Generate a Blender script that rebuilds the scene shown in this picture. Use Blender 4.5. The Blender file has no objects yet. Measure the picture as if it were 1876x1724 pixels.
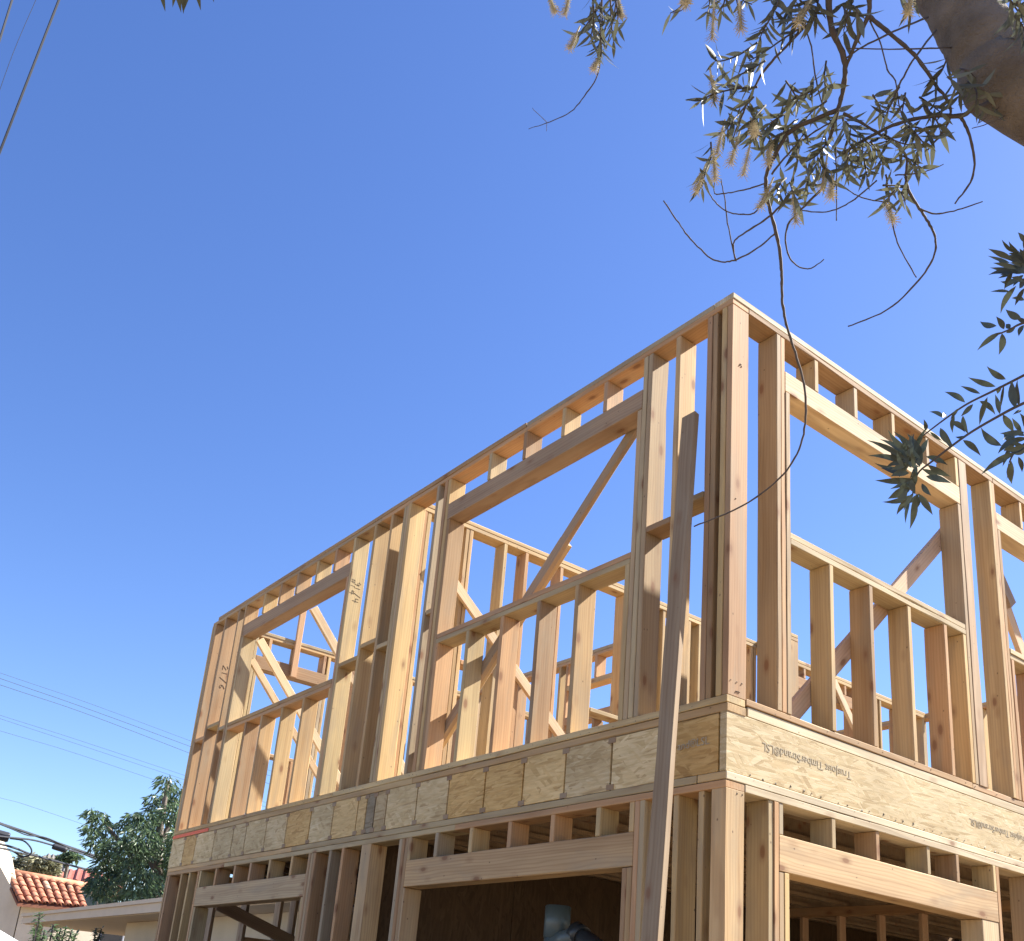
import bpy, bmesh, math, random
from mathutils import Vector, Matrix, Quaternion
rnd = random.Random(11)
S = bpy.context.scene
COL = S.collection
G = 2.60                      # height of the first-floor wall tops above the ground

# ------------------------------------------------------------------ camera
CAM = Vector((3.25405168, -3.72232578, -1.2409686 + G))
RIGHT = Vector((0.6119238604217241, 0.7867368384368376, 0.08120551762643262))
DOWN = Vector((-0.20920372487231428, 0.26001913509428476, -0.9426684734753614))
FWD = Vector((-0.7627470029741947, 0.5598528346192628, 0.3237001900256672))
cd = bpy.data.cameras.new('camera'); cam = bpy.data.objects.new('camera', cd); COL.objects.link(cam)
cd.sensor_fit = 'HORIZONTAL'; cd.sensor_width = 36.0; cd.lens = 36.0 * 1878.0 / 1876.0
cd.shift_y = (1230.0 - 862.0) / 1876.0; cd.clip_start = 0.05; cd.clip_end = 3000
cam.matrix_world = Matrix(((RIGHT.x, -DOWN.x, -FWD.x, CAM.x), (RIGHT.y, -DOWN.y, -FWD.y, CAM.y), (RIGHT.z, -DOWN.z, -FWD.z, CAM.z), (0, 0, 0, 1)))
S.camera = cam
S.cycles.diffuse_bounces = 3

# ------------------------------------------------------------------ daylight
SUN = Vector((0.2985, 0.9346, 1.0)).normalized()
w = bpy.data.worlds.new('World'); S.world = w; w.use_nodes = True
nt = w.node_tree; nt.nodes.clear()
sky = nt.nodes.new('ShaderNodeTexSky'); sky.sky_type = 'NISHITA'; sky.sun_disc = False
sky.sun_elevation = math.asin(SUN.z); sky.sun_rotation = math.atan2(SUN.x, SUN.y)
sky.altitude = 50; sky.air_density = 1.0; sky.dust_density = 0.35; sky.ozone_density = 3.0
bg = nt.nodes.new('ShaderNodeBackground'); bg.inputs['Strength'].default_value = 0.05
wo = nt.nodes.new('ShaderNodeOutputWorld')
hs = nt.nodes.new('ShaderNodeHueSaturation'); hs.inputs['Saturation'].default_value = 1.19; hs.inputs['Value'].default_value = 0.99; hs.inputs['Hue'].default_value = 0.514
nt.links.new(sky.outputs[0], hs.inputs['Color']); nt.links.new(hs.outputs[0], bg.inputs[0]); nt.links.new(bg.outputs[0], wo.inputs[0])
sd = bpy.data.lights.new('sun', 'SUN'); sd.energy = 3.5; sd.angle = math.radians(0.53); sd.color = (1.0, 0.95, 0.86)
so = bpy.data.objects.new('sun', sd); COL.objects.link(so); so.location = (10, 30, 40)
so.rotation_euler = (-SUN).to_track_quat('-Z', 'Y').to_euler()
S.view_settings.view_transform = 'Standard'; S.view_settings.look = 'None'
S.view_settings.exposure = 2.3; S.view_settings.gamma = 1.0; S.view_settings.use_curve_mapping = False

# ------------------------------------------------------------------ helpers
def PX(x, y, d):
    """world point seen at photo pixel x, y at the given distance from the camera"""
    v = RIGHT * ((x - 938) / 1878.0) + DOWN * ((y - 1230) / 1878.0) + FWD
    return CAM + v.normalized() * d
def PL(x, y, Y=0.0):
    v = RIGHT * ((x - 938) / 1878.0) + DOWN * ((y - 1230) / 1878.0) + FWD
    return CAM + v * ((Y - CAM.y) / v.y)
def link(o, parent=None):
    COL.objects.link(o)
    if parent is not None: o.parent = parent
    return o
def tag(o, label=None, cat=None, group=None, kind=None):
    if label: o['label'] = label
    if cat: o['category'] = cat
    if group: o['group'] = group
    if kind: o['kind'] = kind
    return o
def empty(name, loc, label, cat, group=None):
    o = bpy.data.objects.new(name, None); o.empty_display_size = 0.1; o.location = loc
    link(o); return tag(o, label, cat, group)
def mesh_obj(name, vs, fs, m, parent=None, smooth=False, color=None, origin=None):
    if origin is not None: vs = [(v[0] - origin[0], v[1] - origin[1], v[2] - origin[2]) for v in vs]
    me = bpy.data.meshes.new(name); me.from_pydata([tuple(v) for v in vs], [], fs); me.update()
    if m: me.materials.append(m)
    if smooth: me.polygons.foreach_set('use_smooth', [True] * len(me.polygons))
    o = bpy.data.objects.new(name, me)
    if origin is not None: o.location = origin
    if color: o.color = color
    link(o)
    if parent is not None:
        o.parent = parent
        o.matrix_parent_inverse = Matrix.Translation(-Vector(parent.location)) if parent.type == 'EMPTY' else parent.matrix_basis.inverted()
    return o
def chamfer_box(L, W, T, c=0.003):
    """box centred on the origin, long axis local X, long edges and ends eased"""
    vs = []; a, b, d = L / 2, W / 2, T / 2
    c = min(c, d * 0.4, b * 0.4); sg = max(1, min(9, int(L / .3))) if L > .35 and c > .0025 and L < 9 else 1
    xs = [(-a, c)] + [(-a + c + (L - 2 * c) * i / sg, 0) for i in range(sg + 1)] + [(a, c)]
    for i, (x, s) in enumerate(xs):
        w = .0011 if 1 < i < len(xs) - 2 else 0
        kk = []
        for q in range(4):                       # four long edges, each a little wavy, some with a bit of wane
            k = (c * .6 if s else c) * (rnd.uniform(.6, 1.5) if w else 1); k = k + .005 if w and rnd.random() < .07 and T > .03 else k
            kk.append((k, rnd.uniform(-w, w), rnd.uniform(-w, w)))
        bb, dd = b - s, d - s; (k0, y0, z0), (k1, y1, z1), (k2, y2, z2), (k3, y3, z3) = kk
        vs += [(x, -bb + k0 + y0, -dd + z0), (x, bb - k1 + y1, -dd + z1), (x, bb + y1, -dd + k1 + z1), (x, bb + y2, dd - k2 + z2), (x, bb - k2 + y2, dd + z2), (x, -bb + k3 + y3, dd + z3), (x, -bb + y3, dd - k3 + z3), (x, -bb + y0, -dd + k0 + z0)]
    m_ = len(xs)
    fs = [tuple(range(7, -1, -1)), tuple(range((m_ - 1) * 8, m_ * 8))]
    for r in range(m_ - 1):
        for i in range(8):
            j = (i + 1) % 8
            fs.append((r * 8 + i, r * 8 + j, r * 8 + 8 + j, r * 8 + 8 + i))
    return vs, fs
FIR = [(.50, .335, .165), (.53, .375, .19), (.47, .285, .145), (.53, .40, .21), (.49, .30, .165), (.42, .275, .145), (.52, .35, .175), (.47, .365, .21), (.54, .38, .18), (.44, .32, .19), (.38, .245, .135), (.51, .31, .16), (.50, .355, .18), (.41, .33, .22)]
def boxmesh(name, lo, hi, m, parent=None, axis=None, jit=0.0, color=None, c=0.003, kind=None):
    """an eased board filling lo..hi (z given above wall-top datum), long axis found or given"""
    d = [hi[i] - lo[i] for i in range(3)]
    ax = axis if axis is not None else max(range(3), key=lambda i: d[i])
    rest = [i for i in range(3) if i != ax]
    wi, ti = (rest[0], rest[1]) if d[rest[0]] >= d[rest[1]] else (rest[1], rest[0])
    vs, fs = chamfer_box(d[ax], d[wi], d[ti], c)
    me = bpy.data.meshes.new(name); me.from_pydata(vs, [], fs); me.update(); me.materials.append(m)
    o = bpy.data.objects.new(name, me)
    R = Matrix.Identity(3); ex = [Vector((0, 0, 0)) for _ in range(3)]
    ex[0][ax] = 1; ex[1][wi] = 1; ex[2] = ex[0].cross(ex[1])
    R = Matrix((ex[0], ex[1], ex[2])).transposed()
    cen = Vector([(lo[i] + hi[i]) / 2 for i in range(3)]); cen.z += G
    if jit:
        q = Vector((0, 0, 0)); q[wi] = rnd.uniform(-jit, jit); q[ti] = rnd.uniform(-jit, jit) * .4; cen += q
        R = R @ Matrix.Rotation(rnd.uniform(-jit, jit) * .5, 3, 'X') @ Matrix.Rotation(rnd.uniform(-jit, jit) * .25, 3, 'Z')
    M = R.to_4x4(); M.translation = cen
    o.matrix_basis = M
    link(o)
    if parent is not None:
        o.parent = parent; o.matrix_parent_inverse = Matrix.Translation(-Vector(parent.location)) if parent.type == 'EMPTY' else parent.matrix_basis.inverted()
    cc = color or rnd.choice(FIR); k = rnd.uniform(.84, 1.08)
    o.color = (cc[0] * k, cc[1] * k, cc[2] * k, 1)
    if kind: o['kind'] = kind
    return o
def beam(name, p0, p1, wdir, W, T, m, parent=None, color=None):
    """a board from p0 to p1 whose wide side runs along wdir"""
    p0, p1 = Vector(p0), Vector(p1); p0.z += G; p1.z += G
    L = (p1 - p0).length; ex = (p1 - p0).normalized(); wd = Vector(wdir); ey = (wd - ex * wd.dot(ex)).normalized(); ez = ex.cross(ey)
    vs, fs = chamfer_box(L, W, T)
    me = bpy.data.meshes.new(name); me.from_pydata(vs, [], fs); me.update(); me.materials.append(m)
    o = bpy.data.objects.new(name, me); M = Matrix((ex, ey, ez)).transposed().to_4x4(); M.translation = (p0 + p1) / 2
    o.matrix_basis = M; link(o)
    if parent is not None:
        o.parent = parent; o.matrix_parent_inverse = Matrix.Translation(-Vector(parent.location))
    cc = color or rnd.choice(FIR); o.color = (*cc, 1)
    return o
def tube_data(pts, rad, n=8, cap=True):
    pts = [Vector(p) for p in pts]; vs = []; fs = []
    t0 = (pts[1] - pts[0]).normalized(); u = t0.orthogonal().normalized()
    for i, p in enumerate(pts):
        a = pts[max(i - 1, 0)]; b = pts[min(i + 1, len(pts) - 1)]; t = (b - a).normalized()
        u = (u - t * u.dot(t)).normalized(); v = t.cross(u)
        r = rad[i] if isinstance(rad, (list, tuple)) else rad
        for k in range(n):
            an = 2 * math.pi * k / n; vs.append(p + u * (math.cos(an) * r) + v * (math.sin(an) * r))
    for i in range(len(pts) - 1):
        for k in range(n):
            fs.append((i * n + k, i * n + (k + 1) % n, (i + 1) * n + (k + 1) % n, (i + 1) * n + k))
    if cap:
        fs.append(tuple(range(n - 1, -1, -1))); e = (len(pts) - 1) * n; fs.append(tuple(range(e, e + n)))
    return vs, fs
def spline(P, n=5):
    P = [Vector(p) for p in P]; out = []
    for i in range(len(P) - 1):
        a = P[max(i - 1, 0)]; b = P[i]; c = P[i + 1]; d = P[min(i + 2, len(P) - 1)]
        for k in range(n):
            t = k / n
            out.append(0.5 * ((2 * b) + (c - a) * t + (2 * a - 5 * b + 4 * c - d) * t * t + (-a + 3 * b - 3 * c + d) * t ** 3))
    out.append(P[-1]); return out

# ------------------------------------------------------------------ materials
def newmat(name):
    m = bpy.data.materials.new(name); m.use_nodes = True; t = m.node_tree; b = t.nodes['Principled BSDF']; return m, t, b
def N(t, typ, **k):
    n = t.nodes.new(typ)
    for a, v in k.items():
        if a in n.inputs.keys() if hasattr(n.inputs, 'keys') else False: n.inputs[a].default_value = v
        else: setattr(n, a, v)
    return n
def ramp(t, src, stops):
    r = t.nodes.new('ShaderNodeValToRGB'); e = r.color_ramp.elements
    while len(e) < len(stops): e.new(0.5)
    for i, (p, c) in enumerate(stops):
        e[i].position = p; e[i].color = (*c, 1) if len(c) == 3 else c
    t.links.new(src, r.inputs[0]); return r
def mix(t, a, b, f, mode='MIX'):
    n = t.nodes.new('ShaderNodeMix'); n.data_type = 'RGBA'; n.blend_type = mode
    for s, i in ((f, 0), (a, 6), (b, 7)):
        if hasattr(s, 'is_output'): t.links.new(s, n.inputs[i])
        elif isinstance(s, (int, float)): n.inputs[i].default_value = s
        else: n.inputs[i].default_value = (*s, 1)
    return n.outputs[2]
def obj_coords(t, scale, rot=(0, 0, 0), rnd_off=True):
    tc = t.nodes.new('ShaderNodeTexCoord'); mp = t.nodes.new('ShaderNodeMapping'); mp.inputs['Scale'].default_value = scale; mp.inputs['Rotation'].default_value = rot
    src = tc.outputs['Object']
    if rnd_off:
        oi = t.nodes.new('ShaderNodeObjectInfo'); mm = t.nodes.new('ShaderNodeMath'); mm.operation = 'MULTIPLY'; mm.inputs[1].default_value = 37.0
        t.links.new(oi.outputs['Random'], mm.inputs[0]); va = t.nodes.new('ShaderNodeVectorMath'); va.operation = 'ADD'
        t.links.new(src, va.inputs[0]); t.links.new(mm.outputs[0], va.inputs[1]); src = va.outputs[0]
    t.links.new(src, mp.inputs['Vector']); return mp.outputs[0]
def noise(t, vec, scale=5.0, detail=3, rough=.55, dist=0.0):
    n = t.nodes.new('ShaderNodeTexNoise'); n.inputs['Scale'].default_value = scale; n.inputs['Detail'].default_value = detail
    n.inputs['Roughness'].default_value = rough; n.inputs['Distortion'].default_value = dist
    if vec is not None: t.links.new(vec, n.inputs['Vector'])
    return n
def lumber(name, ring=.42, knot=1.0):
    m, t, b = newmat(name)
    oi = t.nodes.new('ShaderNodeObjectInfo'); base = oi.outputs['Color']
    # early and late wood bands running along the board
    v1 = obj_coords(t, (0.55, 16, 16)); n1 = noise(t, v1, 1.0, 2, .5, .6)
    wv = t.nodes.new('ShaderNodeTexWave'); wv.wave_type = 'BANDS'; wv.bands_direction = 'Y'; wv.inputs['Scale'].default_value = 7.0; wv.inputs['Distortion'].default_value = 9.0
    wv.inputs['Detail'].default_value = 2; wv.inputs['Detail Scale'].default_value = .6
    t.links.new(obj_coords(t, (0.35, 2.2, 2.2)), wv.inputs['Vector'])
    g = ramp(t, wv.outputs['Fac'], [(0, (.80, .74, .70)), (.45, (1, 1, 1)), (1, (1.05, 1.06, 1.06))])
    c = mix(t, base, g.outputs[0], ring, 'MULTIPLY')
    f = ramp(t, n1.outputs['Fac'], [(.30, (.80, .75, .72)), (.55, (1, 1, 1)), (.8, (1.08, 1.09, 1.08))])
    c = mix(t, c, f.outputs[0], .8, 'MULTIPLY')
    n2 = noise(t, obj_coords(t, (3, 130, 130)), 1.0, 1, .5)
    f2 = ramp(t, n2.outputs['Fac'], [(.3, (.86, .84, .82)), (.6, (1.03, 1.03, 1.03))])
    c = mix(t, c, f2.outputs[0], .35, 'MULTIPLY')
    # mill dirt and weathered grey smudges
    n3 = noise(t, obj_coords(t, (1.3, 7, 7)), 1.0, 4, .6, .4)
    f3 = ramp(t, n3.outputs['Fac'], [(.50, (0, 0, 0)), (.72, (1, 1, 1))])
    c = mix(t, c, mix(t, c, (.30, .24, .165), .6), f3.outputs[0])
    n4 = noise(t, obj_coords(t, (.9, 3, 3)), 1.0, 3, .6); f4 = ramp(t, n4.outputs['Fac'], [(.3, (.84, .82, .80)), (.5, (1, 1, 1)), (.7, (1.08, 1.06, 1.02))]); c = mix(t, c, f4.outputs[0], 1.0, 'MULTIPLY')
    # knots
    vo = t.nodes.new('ShaderNodeTexVoronoi'); vo.inputs['Scale'].default_value = 1.0; t.links.new(obj_coords(t, (3.3, 7.5, 7.5)), vo.inputs['Vector'])
    k = ramp(t, vo.outputs['Distance'], [(.0, (.9, .9, .9)), (.09, (.8, .8, .8)), (.13, (.35, .35, .35)), (.24, (0, 0, 0))])
    c = mix(t, c, (.21, .10, .05), k.outputs[0])
    # nail heads and little gouges
    v2 = t.nodes.new('ShaderNodeTexVoronoi'); v2.inputs['Scale'].default_value = 1.0; t.links.new(obj_coords(t, (9, 13, 13)), v2.inputs['Vector'])
    k2 = ramp(t, v2.outputs['Distance'], [(.0, (.85, .85, .85)), (.05, (.6, .6, .6)), (.075, (0, 0, 0))])
    c = mix(t, c, (.10, .065, .04), k2.outputs[0])
    t.links.new(c, b.inputs['Base Color']); b.inputs['Roughness'].default_value = .78; b.inputs['Specular IOR Level'].default_value = .25
    bp = t.nodes.new('ShaderNodeBump'); bp.inputs['Strength'].default_value = .25; bp.inputs['Distance'].default_value = .002
    t.links.new(n2.outputs['Fac'], bp.inputs['Height']); t.links.new(bp.outputs[0], b.inputs['Normal'])
    return m
FIRM = lumber('douglas_fir'); FIRH = lumber('douglas_fir_beam', .62)
def strand(name, cols, sc=1.0, mode=0):
    m, t, b = newmat(name); layers = []
    for i, (rot, s) in enumerate([(.12, (4.2, 46, 4.2)), (-.5, (6, 40, 6)), (.75, (6, 36, 6)), (-.05, (7, 70, 7))]):
        v = t.nodes.new('ShaderNodeTexVoronoi'); v.inputs['Scale'].default_value = sc
        nz = noise(t, obj_coords(t, (4, 4, 4)), 1.0, 2); add = t.nodes.new('ShaderNodeVectorMath'); add.operation = 'MULTIPLY_ADD'
        t.links.new(nz.outputs['Color'], add.inputs[0]); add.inputs[1].default_value = (.15, .3, .15); m2 = t.nodes.new('ShaderNodeMapping'); m2.inputs['Scale'].default_value = s; t.links.new(obj_coords(t, (1, 1, 1), (0, 0, rot)), m2.inputs['Vector']); t.links.new(m2.outputs[0], add.inputs[2])
        t.links.new(add.outputs[0], v.inputs['Vector']); sp = t.nodes.new('ShaderNodeSeparateColor'); t.links.new(v.outputs['Color'], sp.inputs[0]); layers.append((sp, v))
    def mm(op, a, b_):
        n = t.nodes.new('ShaderNodeMath'); n.operation = op
        for s_, i in ((a, 0), (b_, 1)):
            if hasattr(s_, 'is_output'): t.links.new(s_, n.inputs[i])
            else: n.inputs[i].default_value = s_
        return n.outputs[0]
    val = layers[0][0].outputs[0]; 
    for i in (1, 2, 3):
        sel = mm('GREATER_THAN', layers[i][0].outputs[1], (.45, .60, .55)[i - 1]); mx = t.nodes.new('ShaderNodeMix'); t.links.new(sel, mx.inputs[0]); t.links.new(val, mx.inputs[2]); t.links.new(layers[i][0].outputs[0], mx.inputs[3]); val = mx.outputs[0]
    r = ramp(t, val, [(i / (len(cols) - 1), c) for i, c in enumerate(cols)])
    n2 = noise(t, obj_coords(t, (10, 90, 90)), 1.0, 2); f2 = ramp(t, n2.outputs['Fac'], [(.3, (.80, .77, .72)), (.62, (1.04, 1.04, 1.04))])
    c = mix(t, r.outputs[0], f2.outputs[0], .7, 'MULTIPLY')
    n3 = noise(t, obj_coords(t, (2, 3, 3)), 1.0, 3); f3 = ramp(t, n3.outputs['Fac'], [(.35, (.86, .84, .80)), (.65, (1.05, 1.05, 1.05))]); c = mix(t, c, f3.outputs[0], 1.0, 'MULTIPLY')
    oi = t.nodes.new('ShaderNodeObjectInfo'); c = mix(t, c, oi.outputs['Color'], 1.0, 'MULTIPLY')
    t.links.new(c, b.inputs['Base Color']); b.inputs['Roughness'].default_value = .7; b.inputs['Specular IOR Level'].default_value = .25
    bp = t.nodes.new('ShaderNodeBump'); bp.inputs['Strength'].default_value = .5; bp.inputs['Distance'].default_value = .003
    t.links.new(val, bp.inputs['Height']); t.links.new(bp.outputs[0], b.inputs['Normal'])
    return m
LSL = strand('strand_lumber', [(.40, .29, .15), (.50, .385, .21), (.55, .44, .26), (.58, .47, .29), (.52, .39, .21), (.62, .52, .335)])
def plain(name, col, rough=.7, var=.12, scale=3.0, bump=0.0, spec=.3, metal=0.0, objcol=False, stain=None):
    m, t, b = newmat(name)
    n = noise(t, obj_coords(t, (scale,) * 3), 1.0, 5, .6); r = ramp(t, n.outputs['Fac'], [(.25, tuple(c * (1 - var) for c in col)), (.75, tuple(min(1, c * (1 + var)) for c in col))])
    c = r.outputs[0]
    if stain:
        n2 = noise(t, obj_coords(t, (scale * .3, scale * .3, scale * .12)), 1.0, 4, .65); f = ramp(t, n2.outputs['Fac'], [(.5, (0, 0, 0)), (.75, (1, 1, 1))]); c = mix(t, c, mix(t, c, stain, .5), f.outputs[0])
    if objcol:
        oi = t.nodes.new('ShaderNodeObjectInfo'); c = mix(t, c, oi.outputs['Color'], 1.0, 'MULTIPLY')
    t.links.new(c, b.inputs['Base Color']); b.inputs['Roughness'].default_value = rough; b.inputs['Specular IOR Level'].default_value = spec; b.inputs['Metallic'].default_value = metal
    if bump:
        bp = t.nodes.new('ShaderNodeBump'); bp.inputs['Strength'].default_value = bump; bp.inputs['Distance'].default_value = .01
        n3 = noise(t, obj_coords(t, (scale * 12,) * 3), 1.0, 4); t.links.new(n3.outputs['Fac'], bp.inputs['Height']); t.links.new(bp.outputs[0], b.inputs['Normal'])
    return m
OSB = strand('osb_sheathing', [(.32, .22, .11), (.44, .31, .17), (.50, .37, .20), (.38, .27, .14), (.55, .42, .25)], .8)
PLY = plain('plywood_deck', (.235, .165, .105), .85, .12, 2.5)
INK = plain('marker_ink', (.035, .03, .03), .8)
PRINT = plain('grey_stamp_ink', (.37, .31, .215), .8, .3, 60)
PAINT = plain('orange_marking_paint', (.72, .13, .05), .6, .15, 20)
STEEL = plain('nail_steel', (.12, .11, .10), .5, .2, 30)
STUCCO = plain('cream_stucco', (.60, .52, .40), .9, .08, 2, .4, stain=(.42, .36, .28))
STUCCO2 = plain('beige_stucco', (.52, .43, .31), .9, .08, 2, .4, stain=(.40, .33, .25))
TILE = plain('clay_tile', (.40, .155, .09), .75, .35, 5, .2, objcol=True, stain=(.40, .30, .20))
TILE2 = plain('weathered_red_tile', (.26, .095, .07), .8, .3, 4, .2, objcol=True)
FASCIA = plain('beige_fascia_paint', (.58, .46, .33), .65, .06, 3)
ROOFING = plain('grey_roofing', (.16, .15, .14), .9, .2, 8)
DARKGLASS = plain('dark_window_glass', (.02, .025, .03), .08, .1, 1, spec=.6)
PIPEM = plain('grey_abs_pipe', (.085, .115, .125), .38, .15, 4, spec=.5)
PIPE2 = plain('black_abs_pipe', (.03, .035, .04), .4, .15, 4, spec=.5)
CABLE = plain('cable_black', (.03, .032, .04), .6)
VANP = plain('white_car_paint', (.80, .80, .80), .2, .02, 1, spec=.6)
RUBBER = plain('tyre_rubber', (.02, .02, .02), .8)
HUBM = plain('wheel_alloy', (.5, .5, .5), .35, .1, 3, metal=1.0)
GROUND = plain('dusty_ground', (.205, .15, .09), .9, .15, .4, .3, stain=(.15, .11, .07))
def foliage(name, c0, c1, rough=.45, trans=.25):
    m, t, b = newmat(name); g = t.nodes.new('ShaderNodeNewGeometry'); oi = t.nodes.new('ShaderNodeObjectInfo')
    ad = t.nodes.new('ShaderNodeMath'); ad.operation = 'ADD'; t.links.new(g.outputs['Random Per Island'], ad.inputs[0]); t.links.new(oi.outputs['Random'], ad.inputs[1])
    fr = t.nodes.new('ShaderNodeMath'); fr.operation = 'FRACT'; t.links.new(ad.outputs[0], fr.inputs[0])
    r = ramp(t, fr.outputs[0], [(0, c0), (.6, c1), (1, tuple(min(1, x * 1.35) for x in c1))])
    t.links.new(r.outputs[0], b.inputs['Base Color']); b.inputs['Roughness'].default_value = rough; b.inputs['Specular IOR Level'].default_value = .5
    tr = t.nodes.new('ShaderNodeBsdfTranslucent'); h = t.nodes.new('ShaderNodeHueSaturation'); h.inputs['Value'].default_value = 1.4; h.inputs['Saturation'].default_value = 1.1
    t.links.new(r.outputs[0], h.inputs['Color']); t.links.new(h.outputs[0], tr.inputs[0])
    ms = t.nodes.new('ShaderNodeMixShader'); ms.inputs[0].default_value = trans
    t.links.new(b.outputs[0], ms.inputs[1]); t.links.new(tr.outputs[0], ms.inputs[2]); t.links.new(ms.outputs[0], t.nodes['Material Output'].inputs[0]); return m
LEAF = foliage('bottlebrush_leaf', (.05, .055, .042), (.11, .115, .08), .48, .2)
LEAFD = foliage('dark_leaf', (.032, .042, .038), (.055, .068, .05), .45, .12)
LEAFT = foliage('tree_leaf', (.045, .07, .04), (.095, .14, .07), .35, .3)
LEAFO = foliage('olive_leaf', (.10, .11, .06), (.22, .21, .13), .5, .2)
BARK = plain('grey_brown_bark', (.17, .14, .115), .9, .35, 14, .9, stain=(.10, .08, .07))
TWIG = plain('twig_bark', (.085, .07, .065), .8, .2, 20)
BLOOM = plain('faded_flower', (.50, .46, .36), .8, .35, 30)

# ------------------------------------------------------------------ ground
def disc(name, r, z, m, n=64):
    vs = [(r * math.cos(2 * math.pi * i / n), r * math.sin(2 * math.pi * i / n), z) for i in range(n)]
    return mesh_obj(name, vs, [tuple(range(n))], m)
tag(disc('ground', 900, -0.004, GROUND), kind='structure')

# ------------------------------------------------------------------ the timber-framed house
HOUSE = empty('timber_frame_house', (0, 0, 0), 'unfinished two storey timber framed house with open stud walls and strand lumber floor band', 'house')
T = 0.038; D = 0.140; ZT = 2.817; ZU = 2.741; ZP = 0.390
def bd(name, x, y, z, **k):
    k.setdefault('jit', .0035)
    if name in ('header', 'post', 'corner_post'): k.setdefault('m', FIRH)
    return boxmesh(name, (x[0], y[0], z[0]), (x[1], y[1], z[1]), k.pop('m', FIRM), HOUSE, **k)
e = .0006
def wall_x(name, xc, z, y0=0.0, w=T, d=D, **k):       # upright in a wall that runs along X
    return bd(name, (xc - w / 2 + e, xc + w / 2 - e), (y0, y0 + d), (z[0] + e, z[1] - e), **k)
def wall_y(name, yc, z, x1=0.0, w=T, d=D, **k):       # upright in a wall that runs along Y, outer face at x1
    return bd(name, (x1 - d, x1), (yc - w / 2 + e, yc + w / 2 - e), (z[0] + e, z[1] - e), **k)
# --- upper storey, long wall along X (face at Y=0)
U = (ZP, ZU)
for x in (-7.601, -7.561, -7.521, -7.24, -6.885, -6.700, -4.345, -3.985, -3.715, -3.502, -3.462, -3.422, -3.005, -2.893, -2.854, -.692, -.652, -.42, -.170, -.131, -.058, -.019):
    wall_x('stud', x, U)
for x in (-6.661, -4.386, -2.814, -.733): wall_x('trimmer_stud', x, (ZP, 2.377))
wall_x('trimmer_stud', -4.426, (ZP, 1.344))
bd('corner_filler', (-.111, -.078), (.04, .13), U, color=(.33, .22, .13))
for x in (-6.22, -5.845, -5.465, -5.06, -4.69): wall_x('cripple_stud', x, (2.517, ZU))
for x in (-2.31, -1.897, -1.477, -1.06): wall_x('cripple_stud', x, (2.517, ZU))
for x in (-6.16, -5.785, -5.35, -4.905): wall_x('cripple_stud', x, (ZP, 1.344))
for x in (-2.775, -2.387, -1.98, -1.593, -1.214, -.772): wall_x('cripple_stud', x, (ZP, 1.344))
bd('header', (-6.680, -4.366), (.001, .137), (2.379, 2.515), color=(.37, .255, .16))
bd('header', (-2.834, -.713), (.001, .137), (2.379, 2.515), color=(.34, .24, .155))
for a, b in ((-6.641, -4.407), (-2.794, -.754)):
    bd('window_sill', (a, b), (0, D), (1.344, 1.3815)); bd('window_sill', (a, b), (0, D), (1.3825, 1.42))
for a, b, z in ((-7.501, -7.260, 1.353), (-7.22, -6.905, 1.455), (-6.865, -6.72, 1.377), (-4.325, -4.005, 1.501), (-3.965, -3.735, 1.592), (-3.695, -3.522, 1.514), (-2.985, -2.914, 1.625), (-.632, -.44, 1.503), (-.40, -.19, 1.564)):
    bd('blocking', (a + .001, b - .001), (0, D), (z, z + T), axis=0)
bd('bottom_plate', (-7.62, -4.1), (0, D), (.350, .3885)); bd('bottom_plate', (-4.097, -.0), (0, D), (.350, .3885))
bd('rim_plate', (-7.62, -2.9), (-.002, D), (.304, .3475)); bd('rim_plate', (-2.896, -.0), (-.002, D), (.304, .3475))
bd('top_plate', (-7.62, -3.9), (0, D), (2.742, 2.7785)); bd('top_plate', (-3.897, 0), (0, D), (2.742, 2.7785))
bd('top_plate', (-7.48, -1.9), (-.001, D), (2.7800, 2.817)); bd('top_plate', (-1.896, -.141), (.001, D), (2.7800, 2.817))
# --- upper storey, short wall along Y (outer face at X=0)
for y in (.409, .448, 2.790, 2.829, 5.32, 5.36, 7.05, 7.45): wall_y('stud', y, (.403, ZU))
wall_y('post', 2.412, (.403, ZU), w=.096, color=(.50, .36, .23))
for y in (.487, 2.342, 2.870, 5.28): wall_y('trimmer_stud', y, (.403, 2.377))
for y in (2.300,): wall_y('trimmer_stud', y, (.403, 1.40))
for y in (.767, 1.172, 1.578, 1.985, 2.342, 3.225, 3.63, 4.04, 4.44, 4.85): wall_y('cripple_stud', y, (2.517, ZU))
for y in (.872, 1.262, 1.667, 2.072, 2.92, 3.24, 3.65, 4.05, 4.46, 4.87): wall_y('cripple_stud', y, (.403, 1.40))
for y in (5.77, 6.17, 6.58): wall_y('stud', y, (.403, ZU))
bd('header', (-.137, -.001), (.468, 2.362), (2.379, 2.515), color=(.56, .43, .27)); bd('header', (-.137, -.001), (2.850, 5.299), (2.379, 2.515), color=(.56, .43, .27))
for a, b in ((.508, 2.321), (2.891, 5.26)):
    bd('window_sill', (-D, 0), (a, b), (1.401, 1.4375), color=(.54, .43, .26)); bd('window_sill', (-D, 0), (a, b), (1.4395, 1.476), color=(.54, .43, .26))
bd('bottom_plate', (-D, 0), (.143, 2.28), (.366, .402)); bd('bottom_plate', (-D, -.001), (2.284, 7.6), (.366, .402), color=(.56, .37, .21))
bd('rim_plate', (-D, -.006), (.16, 7.6), (.312, .3625), color=(.62, .53, .36))
bd('top_plate', (-D, 0), (.141, 2.83), (2.742, 2.7785)); bd('top_plate', (-D, 0), (2.834, 7.6), (2.742, 2.7785))
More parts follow.
